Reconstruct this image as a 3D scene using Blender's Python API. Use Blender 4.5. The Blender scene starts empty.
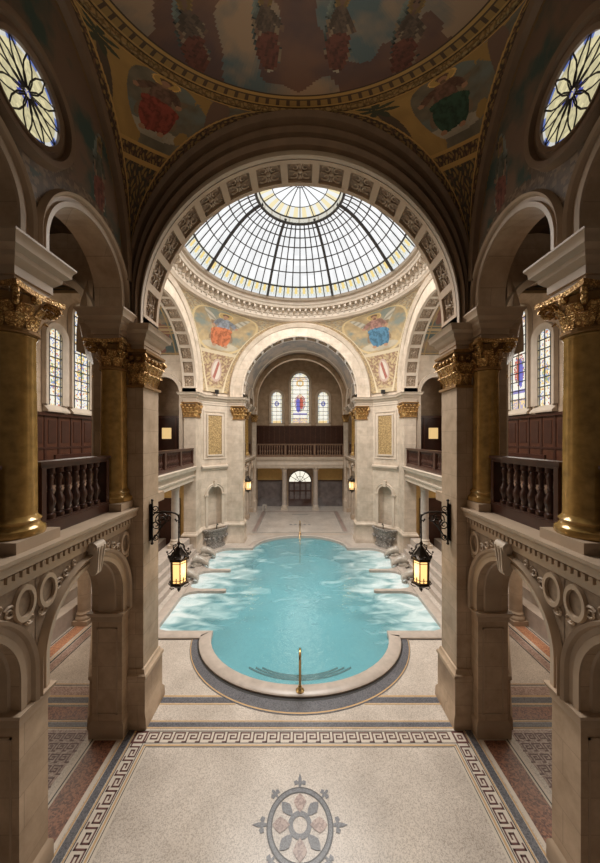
import bpy, bmesh, math, random
from math import pi, sin, cos, sqrt, atan2, acos, radians
from mathutils import Vector
from mathutils.geometry import tessellate_polygon

scene = bpy.context.scene
COL = scene.collection
random.seed(7)

# ------------------------------------------------------------------ camera, world, exposure
EYE = 6.6
cam_d = bpy.data.cameras.new('camera')
cam = bpy.data.objects.new('camera', cam_d); COL.objects.link(cam)
cam.location = (0, 0, EYE); cam.rotation_euler = (pi/2, 0, 0)
cam_d.sensor_fit = 'VERTICAL'; cam_d.sensor_height = 24.0
cam_d.lens = 24.0*309/863
cam_d.shift_y = 6.5/863
cam_d.clip_end = 200
scene.camera = cam
world = bpy.data.worlds.new('world'); scene.world = world; world.use_nodes = True
world.node_tree.nodes['Background'].inputs[0].default_value = (1.0, 0.80, 0.60, 1)
world.node_tree.nodes['Background'].inputs[1].default_value = 0.075
scene.view_settings.view_transform = 'Standard'; scene.view_settings.look = 'None'
scene.view_settings.gamma = 1; scene.view_settings.use_curve_mapping = False
scene.view_settings.exposure = -0.12
DOME_GLOW = 1.15
WINDOW_GLOW = 1.15
C = 13.675      # depth of the crossing's centre
A = 5.825       # half width of the crossing
R = 3.6         # radius of the great arches
SP = EYE+2.55   # springing level
LEDGE = EYE-1.58
def area_light(name, loc, rot, size, power, color=(1, 1, 1), sizey=None):
    l = bpy.data.lights.new(name, 'AREA'); l.energy = power; l.color = color; l.size = size
    if sizey: l.shape = 'RECTANGLE'; l.size_y = sizey
    o = bpy.data.objects.new(name, l); COL.objects.link(o); o.location = loc; o.rotation_euler = rot
    return o
# daylight that falls through the oculus and the tall windows
area_light('daylight_dome', (0, C, EYE+9.2), (0, 0, 0), 7.0, 2100, (1.0, 0.96, 0.90)).data.shape = 'DISK'
bpy.data.lights['daylight_dome'].spread = radians(150)
area_light('daylight_end_window', (0, 29.2, EYE+4.0), (-pi/2, 0, 0), 3.0, 130, (1, 0.95, 0.86), 3.5)
for s in (-1, 1):
    area_light('daylight_side_window', (s*9.0, C, EYE+3.4), (0, s*pi/2, 0), 4.0, 160, (1, 0.93, 0.82), 4.5)

# added fill lights without fixtures: aisles, galleries, near vault, far arm
for s in (-1, 1):
    area_light('aisle_fill_light', (s*7.9, 9.4, EYE-2.5), (0, 0, 0), 2.2, 95, (1, .86, .70), 3.5)  # added to brighten the aisle floor under the gallery
    area_light('aisle_fill_light', (s*8.2, 15.5, EYE-2.5), (0, 0, 0), 1.5, 45, (1, .84, .66), 3.5)
    area_light('gallery_fill_light', (s*7.0, 6.6, EYE+4.9), (0, 0, 0), 1.5, 45, (1, .80, .58), 3.0)
area_light('vault_fill_light', (0, 4.2, EYE+5.2), (pi, 0, 0), 3.0, 16, (1, .78, .52))  # added uplight hanging free, brightens the near painted vault
area_light('far_arm_fill_light', (0, 25, EYE+5.6), (0, 0, 0), 4.0, 150, (1, .88, .74))

# ------------------------------------------------------------------ materials
def new_mat(name):
    m = bpy.data.materials.new(name); m.use_nodes = True
    nt = m.node_tree; return m, nt, nt.nodes['Principled BSDF']
def N(nt, t, **kw):
    n = nt.nodes.new(t)
    for k, v in kw.items(): setattr(n, k, v)
    return n
def rgb(c): return (c[0], c[1], c[2], 1)
def plain(name, c, rough=.6, metal=0, var=.15, scale=6, bump=0, bscale=30):
    m, nt, p = new_mat(name); L = nt.links.new
    g = N(nt, 'ShaderNodeNewGeometry')
    no = N(nt, 'ShaderNodeTexNoise'); no.inputs['Scale'].default_value = scale; no.inputs['Detail'].default_value = 5
    L(g.outputs['Position'], no.inputs['Vector'])
    mx = N(nt, 'ShaderNodeMixRGB'); mx.inputs[1].default_value = rgb([v*(1-var*1.6) for v in c]); mx.inputs[2].default_value = rgb([min(1, v*(1+var)) for v in c])
    L(no.outputs['Fac'], mx.inputs[0]); L(mx.outputs[0], p.inputs['Base Color'])
    p.inputs['Roughness'].default_value = rough; p.inputs['Metallic'].default_value = metal
    if bump:
        n2 = N(nt, 'ShaderNodeTexNoise'); n2.inputs['Scale'].default_value = bscale
        L(g.outputs['Position'], n2.inputs['Vector'])
        b = N(nt, 'ShaderNodeBump'); b.inputs['Strength'].default_value = bump; b.inputs['Distance'].default_value = .02
        L(n2.outputs['Fac'], b.inputs['Height']); L(b.outputs[0], p.inputs['Normal'])
    return m
def stone(name, c, var=.14, rough=.55, bw=.95, bh=.52, joint=.006, dark=.72):
    m, nt, p = new_mat(name); L = nt.links.new
    g = N(nt, 'ShaderNodeNewGeometry'); sx = N(nt, 'ShaderNodeSeparateXYZ'); L(g.outputs['Position'], sx.inputs[0])
    ad = N(nt, 'ShaderNodeMath', operation='ADD'); L(sx.outputs[0], ad.inputs[0]); L(sx.outputs[1], ad.inputs[1])
    cb = N(nt, 'ShaderNodeCombineXYZ'); L(ad.outputs[0], cb.inputs[0]); L(sx.outputs[2], cb.inputs[1])
    br = N(nt, 'ShaderNodeTexBrick'); L(cb.outputs[0], br.inputs['Vector'])
    br.inputs['Color1'].default_value = rgb([v*.93 for v in c]); br.inputs['Color2'].default_value = rgb([v*1.05 for v in c])
    br.inputs['Mortar'].default_value = rgb([v*dark for v in c]); br.inputs['Scale'].default_value = 1
    br.inputs['Mortar Size'].default_value = joint; br.inputs['Brick Width'].default_value = bw; br.inputs['Row Height'].default_value = bh
    no = N(nt, 'ShaderNodeTexNoise'); no.inputs['Scale'].default_value = 2.2; no.inputs['Detail'].default_value = 8; no.inputs['Roughness'].default_value = .65
    L(g.outputs['Position'], no.inputs['Vector'])
    rp = N(nt, 'ShaderNodeValToRGB'); rp.color_ramp.elements[0].position = .3; rp.color_ramp.elements[1].position = .7
    rp.color_ramp.elements[0].color = (1-var*1.5, 1-var*1.7, 1-var*2, 1); rp.color_ramp.elements[1].color = (1+var*.5, 1+var*.45, 1+var*.4, 1)
    L(no.outputs['Fac'], rp.inputs[0])
    mx = N(nt, 'ShaderNodeMixRGB', blend_type='MULTIPLY'); mx.inputs[0].default_value = 1
    L(br.outputs['Color'], mx.inputs[1]); L(rp.outputs[0], mx.inputs[2]); L(mx.outputs[0], p.inputs['Base Color'])
    p.inputs['Roughness'].default_value = rough
    n2 = N(nt, 'ShaderNodeTexNoise'); n2.inputs['Scale'].default_value = 25; L(g.outputs['Position'], n2.inputs['Vector'])
    b = N(nt, 'ShaderNodeBump'); b.inputs['Strength'].default_value = .15; b.inputs['Distance'].default_value = .01
    L(n2.outputs['Fac'], b.inputs['Height']); L(b.outputs[0], p.inputs['Normal'])
    return m
def carved(name, c, c2, scale=9, rough=.6, metal=0, thr=.12, bump=.8):
    """scrolling low relief: a warped voronoi/wave field"""
    m, nt, p = new_mat(name); L = nt.links.new
    g = N(nt, 'ShaderNodeNewGeometry')
    no = N(nt, 'ShaderNodeTexNoise'); no.inputs['Scale'].default_value = scale*.7; no.inputs['Detail'].default_value = 2; L(g.outputs['Position'], no.inputs['Vector'])
    mxv = N(nt, 'ShaderNodeMixRGB'); mxv.inputs[0].default_value = .13; L(g.outputs['Position'], mxv.inputs[1]); L(no.outputs['Color'], mxv.inputs[2])
    vo = N(nt, 'ShaderNodeTexVoronoi', feature='DISTANCE_TO_EDGE'); vo.inputs['Scale'].default_value = scale; L(mxv.outputs[0], vo.inputs['Vector'])
    rp = N(nt, 'ShaderNodeValToRGB'); rp.color_ramp.elements[0].position = .02; rp.color_ramp.elements[1].position = thr
    rp.color_ramp.elements[0].color = rgb(c2); rp.color_ramp.elements[1].color = rgb(c)  # crevice shade of the relief put into the colour
    L(vo.outputs['Distance'], rp.inputs[0]); L(rp.outputs[0], p.inputs['Base Color'])
    p.inputs['Roughness'].default_value = rough; p.inputs['Metallic'].default_value = metal
    b = N(nt, 'ShaderNodeBump'); b.inputs['Strength'].default_value = bump; b.inputs['Distance'].default_value = .05
    L(rp.outputs[0], b.inputs['Height']); L(b.outputs[0], p.inputs['Normal'])
    return m
def scroll(name, c, c2, scale):
    m, nt, p = new_mat(name); L = nt.links.new
    g = N(nt, 'ShaderNodeNewGeometry')
    no = N(nt, 'ShaderNodeTexNoise'); no.inputs['Scale'].default_value = scale; no.inputs['Detail'].default_value = 1.5; no.inputs['Distortion'].default_value = 1.6
    L(g.outputs['Position'], no.inputs['Vector'])
    m1 = N(nt, 'ShaderNodeMath', operation='MULTIPLY'); m1.inputs[1].default_value = 24; L(no.outputs['Fac'], m1.inputs[0])
    sn = N(nt, 'ShaderNodeMath', operation='SINE'); L(m1.outputs[0], sn.inputs[0])
    rp = N(nt, 'ShaderNodeValToRGB'); rp.color_ramp.elements[0].position = .0; rp.color_ramp.elements[1].position = .55
    rp.color_ramp.elements[0].color = rgb(c2); rp.color_ramp.elements[1].color = rgb(c)
    mr = N(nt, 'ShaderNodeMapRange'); mr.inputs['From Min'].default_value = -1; L(sn.outputs[0], mr.inputs['Value'])
    L(mr.outputs[0], rp.inputs[0]); L(rp.outputs[0], p.inputs['Base Color']); p.inputs['Roughness'].default_value = .6
    b = N(nt, 'ShaderNodeBump'); b.inputs['Strength'].default_value = .9; b.inputs['Distance'].default_value = .04
    L(mr.outputs[0], b.inputs['Height']); L(b.outputs[0], p.inputs['Normal'])
    return m
def terrazzo(name, c, c2, scale=55, rough=.35, amount=.5):
    m, nt, p = new_mat(name); L = nt.links.new
    g = N(nt, 'ShaderNodeNewGeometry')
    vo = N(nt, 'ShaderNodeTexVoronoi'); vo.inputs['Scale'].default_value = scale; L(g.outputs['Position'], vo.inputs['Vector'])
    sp = N(nt, 'ShaderNodeSeparateXYZ'); L(vo.outputs['Color'], sp.inputs[0])
    rp = N(nt, 'ShaderNodeValToRGB'); rp.color_ramp.elements[0].position = amount-.35; rp.color_ramp.elements[1].position = amount+.25
    rp.color_ramp.elements[0].color = rgb(c2); rp.color_ramp.elements[1].color = rgb(c); L(sp.outputs[0], rp.inputs[0])
    no = N(nt, 'ShaderNodeTexNoise'); no.inputs['Scale'].default_value = 1.1; no.inputs['Detail'].default_value = 7; L(g.outputs['Position'], no.inputs['Vector'])
    r2 = N(nt, 'ShaderNodeValToRGB'); r2.color_ramp.elements[0].position = .35; r2.color_ramp.elements[1].position = .65
    r2.color_ramp.elements[0].color = (.84, .82, .8, 1); r2.color_ramp.elements[1].color = (1.05, 1.04, 1.03, 1); L(no.outputs['Fac'], r2.inputs[0])
    mx = N(nt, 'ShaderNodeMixRGB', blend_type='MULTIPLY'); mx.inputs[0].default_value = 1
    L(rp.outputs[0], mx.inputs[1]); L(r2.outputs[0], mx.inputs[2]); L(mx.outputs[0], p.inputs['Base Color'])
    p.inputs['Roughness'].default_value = rough
    return m
def attr_mat(name, rough=.7, emit=0, metal=0):
    m, nt, p = new_mat(name); L = nt.links.new
    at = N(nt, 'ShaderNodeVertexColor'); at.layer_name = 'Col'
    if emit:
        p.inputs['Base Color'].default_value = (.05, .05, .05, 1); p.inputs['Roughness'].default_value = .3
        L(at.outputs[0], p.inputs['Emission Color']); p.inputs['Emission Strength'].default_value = emit
    else:
        L(at.outputs[0], p.inputs['Base Color']); p.inputs['Roughness'].default_value = rough; p.inputs['Metallic'].default_value = metal
    return m
def glow(name, c, k):
    m, nt, p = new_mat(name)
    p.inputs['Base Color'].default_value = (.3, .3, .3, 1)
    p.inputs['Emission Color'].default_value = rgb(c); p.inputs['Emission Strength'].default_value = k
    return m
M = {}
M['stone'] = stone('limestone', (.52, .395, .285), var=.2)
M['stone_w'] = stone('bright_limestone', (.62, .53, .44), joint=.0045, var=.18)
M['stone_b'] = stone('brown_limestone', (.40, .30, .215), var=.18)
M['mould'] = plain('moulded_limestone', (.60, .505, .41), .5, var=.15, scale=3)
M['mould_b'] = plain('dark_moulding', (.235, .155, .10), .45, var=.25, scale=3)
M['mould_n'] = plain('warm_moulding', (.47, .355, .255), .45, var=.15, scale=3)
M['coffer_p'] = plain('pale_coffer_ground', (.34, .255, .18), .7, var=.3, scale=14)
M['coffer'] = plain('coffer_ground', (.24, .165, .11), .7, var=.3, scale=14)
M['relief'] = plain('carved_relief', (.50, .39, .29), .55, var=.25, scale=12)
M['frieze'] = plain('frieze_ground', (.27, .195, .135), .65, var=.3, scale=14)
M['gold'] = carved('gilded_leaf', (.80, .52, .19), (.22, .10, .03), 17, .32, .75, .2, .6)
M['gold_leaf'] = carved('bright_gilding', (.90, .60, .24), (.30, .14, .04), 21, .32, .6, .3, .5)
M['gold_core'] = plain('shadowed_gilding', (.30, .16, .05), .5, .3, .3, 20)  # recess shade behind the capital leaves put into the colour
M['gold_mosaic'] = carved('gold_mosaic', (.58, .41, .19), (.26, .17, .08), 12, .5, .3, .2, .2)
M['gold_marble'] = plain('golden_marble', (.50, .31, .10), .16, .25, .45, 7)
M['gold_line'] = plain('ochre_line', (.55, .35, .16), .45)
M['wood'] = plain('dark_mahogany', (.06, .024, .016), .28, var=.35, scale=4)
M['wood_r'] = plain('red_mahogany', (.095, .036, .02), .35, var=.3, scale=5)
M['wood_l'] = plain('worn_walnut', (.24, .15, .10), .35, var=.3, scale=5)
M['black'] = plain('black_line', (.022, .020, .020), .4)
M['iron'] = plain('wrought_iron', (.035, .026, .02), .4, .7, .2, 30)
M['brass'] = plain('polished_brass', (.62, .44, .2), .25, 1, .1)
M['lead'] = plain('lead_bars', (.06, .055, .055), .5)
M['slate'] = terrazzo('slate_mosaic', (.15, .155, .175), (.07, .07, .085), 60, .35)
M['floor'] = terrazzo('cream_terrazzo', (.63, .57, .51), (.40, .35, .305), 70, .33, .42)
M['brown_t'] = terrazzo('russet_terrazzo', (.30, .135, .08), (.10, .04, .03), 38, .35, .5)
M['orange_t'] = terrazzo('orange_terrazzo', (.52, .27, .15), (.30, .12, .07), 38, .35, .5)
M['pink_t'] = terrazzo('pink_terrazzo', (.45, .33, .28), (.24, .15, .13), 40, .35, .5)
M['cream'] = plain('cream_marble', (.62, .55, .47), .35, var=.08)
M['red_key'] = plain('oxblood_mosaic', (.125, .05, .045), .4, var=.2, scale=30)
M['coping'] = plain('pool_coping_stone', (.49, .42, .365), .35, var=.2, scale=5)
M['spout'] = plain('wet_stone', (.45, .40, .34), .3, var=.3, scale=9, bump=.5, bscale=12)
M['rock'] = carved('grey_carved_stone', (.34, .31, .28), (.10, .09, .08), 11, .5, 0, .2, .6)
M['mural'] = attr_mat('fresco', .6)
M['glass'] = attr_mat('stained_glass', emit=WINDOW_GLOW)
M['dome_glass'] = attr_mat('dome_glass', emit=DOME_GLOW)
M['amber'] = glow('lantern_glass', (1.0, .58, .20), 1.7)
M['yellow_pane'] = glow('lit_yellow_pane', (1, .66, .25), .8)
M['ochre_wall'] = plain('ochre_plaster', (.68, .45, .17), .7)
M['grey_marble'] = plain('veined_grey_marble', (.17, .14, .135), .3, var=.5, scale=2.5)
M['tile'] = plain('pool_tile', (.40, .66, .70), .4, var=.1, scale=9)

def water_mat():
    m, nt, p = new_mat('pool_water'); L = nt.links.new
    g = N(nt, 'ShaderNodeNewGeometry'); sp = N(nt, 'ShaderNodeSeparateXYZ'); L(g.outputs['Position'], sp.inputs[0])
    mp = N(nt, 'ShaderNodeMapping'); mp.inputs['Scale'].default_value = (.7, 1.5, 1); L(g.outputs['Position'], mp.inputs[0])
    no = N(nt, 'ShaderNodeTexNoise'); no.inputs['Scale'].default_value = 1.3; no.inputs['Detail'].default_value = 7; no.inputs['Distortion'].default_value = .8
    L(mp.outputs[0], no.inputs['Vector'])
    ab = N(nt, 'ShaderNodeMath', operation='ABSOLUTE'); L(sp.outputs[0], ab.inputs[0])
    mr = N(nt, 'ShaderNodeMapRange'); mr.inputs['From Min'].default_value = 1.6; mr.inputs['From Max'].default_value = 4.6; mr.inputs['To Min'].default_value = -.16; mr.inputs['To Max'].default_value = .26
    L(ab.outputs[0], mr.inputs['Value'])
    my = N(nt, 'ShaderNodeMapRange'); my.inputs['From Min'].default_value = 9.5; my.inputs['From Max'].default_value = 13; my.inputs['To Min'].default_value = -.12; my.inputs['To Max'].default_value = .06
    L(sp.outputs[1], my.inputs['Value'])
    a1 = N(nt, 'ShaderNodeMath', operation='ADD'); L(no.outputs['Fac'], a1.inputs[0]); L(mr.outputs[0], a1.inputs[1])
    a2 = N(nt, 'ShaderNodeMath', operation='ADD'); L(a1.outputs[0], a2.inputs[0]); L(my.outputs[0], a2.inputs[1])
    rp = N(nt, 'ShaderNodeValToRGB'); rp.color_ramp.elements[0].position = .48; rp.color_ramp.elements[1].position = .92
    rp.color_ramp.elements[0].color = (.25, .52, .575, 1); rp.color_ramp.elements[1].color = (.76, .85, .87, 1)
    em = rp.color_ramp.elements.new(.62); em.color = (.42, .66, .70, 1)
    L(a2.outputs[0], rp.inputs[0])
    df = N(nt, 'ShaderNodeBsdfDiffuse'); L(rp.outputs[0], df.inputs[0])
    tr = N(nt, 'ShaderNodeBsdfTransparent'); tr.inputs[0].default_value = (.62, .86, .90, 1)
    mf = N(nt, 'ShaderNodeMapRange'); mf.inputs['From Min'].default_value = .45; mf.inputs['From Max'].default_value = .8; mf.inputs['To Min'].default_value = .34; mf.inputs['To Max'].default_value = .95
    L(a2.outputs[0], mf.inputs['Value'])
    m1 = N(nt, 'ShaderNodeMixShader'); L(mf.outputs[0], m1.inputs[0]); L(tr.outputs[0], m1.inputs[1]); L(df.outputs[0], m1.inputs[2])
    gl = N(nt, 'ShaderNodeBsdfGlossy'); gl.inputs['Roughness'].default_value = .12
    n2 = N(nt, 'ShaderNodeTexNoise'); n2.inputs['Scale'].default_value = 5; n2.inputs['Detail'].default_value = 4; L(g.outputs['Position'], n2.inputs['Vector'])
    b = N(nt, 'ShaderNodeBump'); b.inputs['Strength'].default_value = .35; b.inputs['Distance'].default_value = .06; L(n2.outputs['Fac'], b.inputs['Height'])
    L(b.outputs[0], gl.inputs['Normal'])
    fr = N(nt, 'ShaderNodeFresnel'); fr.inputs['IOR'].default_value = 1.33; L(b.outputs[0], fr.inputs['Normal'])
    m2 = N(nt, 'ShaderNodeMixShader'); L(fr.outputs[0], m2.inputs[0]); L(m1.outputs[0], m2.inputs[1]); L(gl.outputs[0], m2.inputs[2])
    L(m2.outputs[0], nt.nodes['Material Output'].inputs['Surface'])
    return m
M['water'] = water_mat()

# ------------------------------------------------------------------ mesh helpers
class MB:
    def __init__(s): s.v = []; s.f = []; s.m = []; s.c = []; s.cur = 0
    def vert(s, p): s.v.append(tuple(p)); return len(s.v)-1
    def face(s, idx, col=None): s.f.append(tuple(idx)); s.m.append(s.cur); s.c.append(col)
    def grid(s, P, closed=False, col=None, mask=None):
        base = len(s.v); nj = len(P[0])
        for r in P: s.v.extend(tuple(p) for p in r)
        for i in range(len(P)-1):
            for j in range(nj if closed else nj-1):
                k = (j+1) % nj
                if mask and not mask(i, j): continue
                s.face((base+i*nj+j, base+i*nj+k, base+(i+1)*nj+k, base+(i+1)*nj+j), col(i, j) if col else None)
    def poly(s, pts):
        b = len(s.v); s.v.extend(tuple(p) for p in pts); s.face(range(b, b+len(pts)))
    def hexa(s, p):      # 8 points: bottom 4, top 4
        b = len(s.v); s.v.extend(tuple(q) for q in p)
        for f in ((3, 2, 1, 0), (4, 5, 6, 7), (0, 1, 5, 4), (1, 2, 6, 5), (2, 3, 7, 6), (3, 0, 4, 7)): s.face([b+i for i in f])
    def box(s, x0, x1, y0, y1, z0, z1):
        s.hexa([(x0, y0, z0), (x1, y0, z0), (x1, y1, z0), (x0, y1, z0), (x0, y0, z1), (x1, y0, z1), (x1, y1, z1), (x0, y1, z1)])
    def fbox(s, F, a0, a1, z0, z1, b0, b1):
        s.hexa([F(a0, z0, b0), F(a1, z0, b0), F(a1, z0, b1), F(a0, z0, b1), F(a0, z1, b0), F(a1, z1, b0), F(a1, z1, b1), F(a0, z1, b1)])
    def prism(s, poly, z0, z1):
        tri = tessellate_polygon([[Vector((x, y, 0)) for x, y in poly]])
        n = len(poly); b = len(s.v)
        s.v.extend((x, y, z0) for x, y in poly); s.v.extend((x, y, z1) for x, y in poly)
        for t in tri: s.face([b+i for i in t]); s.face([b+n+i for i in t])
        for i in range(n):
            j = (i+1) % n; s.face((b+i, b+j, b+n+j, b+n+i))
    def lathe(s, cx, cy, prof, seg=24, a0=0, a1=2*pi, sx=1, sy=1):
        full = abs(a1-a0-2*pi) < 1e-6; n = seg if full else seg+1
        P = [[(cx+r*sx*cos(a0+(a1-a0)*j/seg), cy+r*sy*sin(a0+(a1-a0)*j/seg), z) for j in range(n)] for r, z in prof]
        s.grid(P, closed=full)
    def tube(s, pts, r, seg=6, taper=None):
        P = []
        for i, p in enumerate(pts):
            p = Vector(p); a = Vector(pts[max(0, i-1)]); c = Vector(pts[min(len(pts)-1, i+1)])
            t = (c-a).normalized(); up = Vector((0, 0, 1)) if abs(t.z) < .95 else Vector((1, 0, 0))
            n1 = t.cross(up).normalized(); n2 = t.cross(n1)
            rr = r*(taper(i/(len(pts)-1)) if taper else 1)
            P.append([p+n1*rr*cos(2*pi*k/seg)+n2*rr*sin(2*pi*k/seg) for k in range(seg)])
        s.grid(P, closed=True); s.poly(P[0]); s.poly(P[-1])
    def ball(s, c, r, seg=8, sz=1):
        s.lathe(c[0], c[1], [(max(.0001, r*sin(pi*i/6)), c[2]-r*sz*cos(pi*i/6)) for i in range(7)], seg)
    def mold(s, path, prof, closed=False, flip=False):
        """sweep profile (outward offset, z) along an xy path with mitres"""
        path = [Vector(p) for p in path]
        if closed:
            ar = sum(path[i].x*path[(i+1) % len(path)].y-path[(i+1) % len(path)].x*path[i].y for i in range(len(path)))
            if ar < 0: path.reverse()
        n = len(path); nrm = []
        for i in range(n):
            pr = path[i-1] if (closed or i > 0) else None; nx = path[(i+1) % n] if (closed or i < n-1) else None
            d1 = (path[i]-pr).normalized() if pr is not None else None; d2 = (nx-path[i]).normalized() if nx is not None else None
            if d1 is None: d1 = d2
            if d2 is None: d2 = d1
            n1 = Vector((d1.y, -d1.x)); n2 = Vector((d2.y, -d2.x)); mm = (n1+n2)
            if mm.length < 1e-6: mm = n1
            mm.normalize(); k = 1/max(.4, mm.dot(n1)); nrm.append(mm*k*(-1 if flip else 1))
        P = [[(path[j].x+nrm[j].x*o, path[j].y+nrm[j].y*o, z) for j in range(n)] for o, z in prof]
        s.grid(P, closed=closed)
    def build(s, name, mats, parent=None, smooth=None, weld=True):
        me = bpy.data.meshes.new(name); me.from_pydata(s.v, [], s.f)
        if not isinstance(mats, (list, tuple)): mats = [mats]
        for m in mats: me.materials.append(M[m] if isinstance(m, str) else m)
        if len(mats) > 1: me.polygons.foreach_set('material_index', s.m)
        if any(c is not None for c in s.c):
            at = me.color_attributes.new('Col', 'FLOAT_COLOR', 'CORNER'); buf = []
            for f, c in zip(s.f, s.c):
                c = c or (.3, .2, .12); buf.extend((c[0], c[1], c[2], 1)*len(f))
            at.data.foreach_set('color', buf)
        bm = bmesh.new(); bm.from_mesh(me)
        if weld: bmesh.ops.remove_doubles(bm, verts=bm.verts, dist=2e-4)
        bmesh.ops.recalc_face_normals(bm, faces=bm.faces); bm.to_mesh(me); bm.free()
        if smooth is not None:
            me.polygons.foreach_set('use_smooth', [True]*len(me.polygons)); me.set_sharp_from_angle(angle=radians(smooth))
        o = bpy.data.objects.new(name, me); COL.objects.link(o)
        if parent is not None: o.parent = parent
        return o
def tag(o, label, cat, group=None, kind=None):
    o['label'] = label; o['category'] = cat
    if group: o['group'] = group
    if kind: o['kind'] = kind
    return o
def thing(name, label, cat, loc=(0, 0, 0), group=None, kind=None):
    o = bpy.data.objects.new(name, None); COL.objects.link(o); o.empty_display_size = .2
    o['_loc'] = loc; return tag(o, label, cat, group, kind)
def settle(o, loc):
    """put an Empty at the thing's base, keeping its world-space children where they are"""
    loc = Vector(loc); o.location = loc
    for ch in o.children: ch.location = ch.location-loc
    if '_loc' in o: del o['_loc']
    return o
def struct(o, label, cat): return tag(o, label, cat, None, 'structure')
SIDE = {-1: 'left', 1: 'right'}
def FR(o, u, w): return lambda a, z, b=0: (o[0]+u[0]*a+w[0]*b, o[1]+u[1]*a+w[1]*b, z)

def arch_wall(mb, F, u0, u1, z0, z1, th, ops, n=20):
    """wall slab with round-headed openings running down to z0; ops: (centre, halfwidth, spring, rise)"""
    cur = u0
    for uc, hw, zs, rz in sorted(ops):
        if uc-hw > cur+1e-4: mb.fbox(F, cur, uc-hw, z0, z1, 0, th)
        pts = [(uc-hw*cos(pi*i/n), zs+rz*sin(pi*i/n)) for i in range(n+1)]
        for b in (0, th): mb.grid([[F(u, z, b) for u, z in pts], [F(u, z1, b) for u, z in pts]])
        mb.grid([[F(u, z, 0) for u, z in pts], [F(u, z, th) for u, z in pts]])
        mb.grid([[F(u, z1, 0) for u, z in pts], [F(u, z1, th) for u, z in pts]])
        cur = uc+hw
    if u1 > cur+1e-4: mb.fbox(F, cur, u1, z0, z1, 0, th)
def ring(mb, F, uc, zb, prof, n=40, a0=0, a1=pi):
    """arched moulding; prof: (rx, rz, zc, b); legs run down to zb"""
    P = []
    for rx, rz, zc, b in prof:
        row = []
        if zb is not None: row.append(F(uc+rx*cos(a0), zb, b))
        row += [F(uc+rx*cos(a0+(a1-a0)*i/n), zc+rz*sin(a0+(a1-a0)*i/n), b) for i in range(n+1)]
        if zb is not None: row.append(F(uc+rx*cos(a1), zb, b))
        P.append(row)
    mb.grid(P)
def coffers(mb, mb2, F, r, zc, th, n, zb=None, dep=.07, edge=.11):
    """soffit of an arch: carved panels between raised ribs"""
    g = .22
    for i in range(n):
        a0 = pi*(i+g/2)/n; a1 = pi*(i+1-g/2)/n
        P = [[F((r+dep)*cos(a0+(a1-a0)*k/4), zc+(r+dep)*sin(a0+(a1-a0)*k/4), b) for k in range(5)] for b in (edge, th-edge)]
        mb2.cur = 0; mb2.grid(P); mb2.cur = 1
        am = (a0+a1)/2; hl = (a1-a0)/2*(r+dep)*.86; hb = (th/2-edge)*.86
        Q = lambda u, v, q: F((r+dep-q)*cos(am+u/(r+dep)), zc+(r+dep-q)*sin(am+u/(r+dep)), th/2+v)
        for su in (-1, 1):
            for sv in (-1, 1):
                pts = []
                for k in range(15):
                    f = k/14; a = f*2.0*pi*.8+.6; rr_ = hb*.46*(1-.75*f); pts.append(Q(su*(hl*.52+rr_*cos(a)*1.15), sv*(hb*.45+rr_*sin(a)), .015))
                mb2.tube(pts, .022, 4, lambda f: 1.1-.5*f)
            mb2.tube([Q(su*hl*.05, 0, .02), Q(su*hl*.3, hb*.12, .03), Q(su*hl*.55, 0, .02), Q(su*hl*.98, -hb*.1, .015)], .03, 4, lambda f: 1-.5*f)
            mb2.tube([Q(su*hl*.1, su*hb*.9, .015), Q(0, su*hb*.4, .03), Q(-su*hl*.12, su*hb*.85, .015)], .026, 4)
        mb2.ball(Q(0, 0, .0), .06, 6)
        for b in (edge, th-edge):
            mb.grid([[F((r+d)*cos(a0+(a1-a0)*k/4), zc+(r+d)*sin(a0+(a1-a0)*k/4), b) for k in range(5)] for d in (0, dep)])
        for a in (a0, a1):
            mb.grid([[F((r+d)*cos(a), zc+(r+d)*sin(a), b) for b in (edge, th-edge)] for d in (0, dep)])
    for i in range(n+1):
        a0 = pi*max(0, i-g/2)/n; a1 = pi*min(n, i+g/2)/n
        mb.grid([[F(r*cos(a0+(a1-a0)*k/2), zc+r*sin(a0+(a1-a0)*k/2), b) for k in range(3)] for b in (edge, th-edge)])
    for b0, b1 in ((0, edge), (th-edge, th)):
        ring(mb, F, 0, zb, [(r, r, zc, b0), (r, r, zc, b1)], 48)
    if zb is not None:
        for sg in (-1, 1): mb.grid([[F(sg*r, zb, 0), F(sg*r, zb, th)], [F(sg*r, zc, 0), F(sg*r, zc, th)]])

# value noise for painted surfaces
_rt = [random.random() for _ in range(4096)]
def vn(x, y):
    xi = math.floor(x); yi = math.floor(y); fx = x-xi; fy = y-yi; fx = fx*fx*(3-2*fx); fy = fy*fy*(3-2*fy)
    h = lambda a, b: _rt[(a*131+b*57+a*b*7) & 4095]
    return (h(xi, yi)*(1-fx)+h(xi+1, yi)*fx)*(1-fy)+(h(xi, yi+1)*(1-fx)+h(xi+1, yi+1)*fx)*fy
def fbm(x, y): return vn(x, y)*.5+vn(x*2.1+5, y*2.1)*.27+vn(x*4.3, y*4.3+9)*.15+vn(x*9.1, y*9.1+9)*.08
def lerp(a, b, t): return tuple(a[i]+(b[i]-a[i])*t for i in range(3))
def scl(c, k): return tuple(v*k for v in c)
def ell(x, y, cx, cy, rx, ry, rot=0):
    dx = x-cx; dy = y-cy
    if rot: dx, dy = dx*cos(rot)+dy*sin(rot), -dx*sin(rot)+dy*cos(rot)
    return (dx/rx)**2+(dy/ry)**2 < 1
def ornament(x, y, f, a, b, c):
    """running scroll pattern"""
    v = sin(x*f+1.5*sin(y*f*.8))*cos(y*f*1.1+1.3*sin(x*f*.6)); w = vn(x*f*.9, y*f*.9)
    return a if v > .28 else (c if w > .62 else b)
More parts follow.
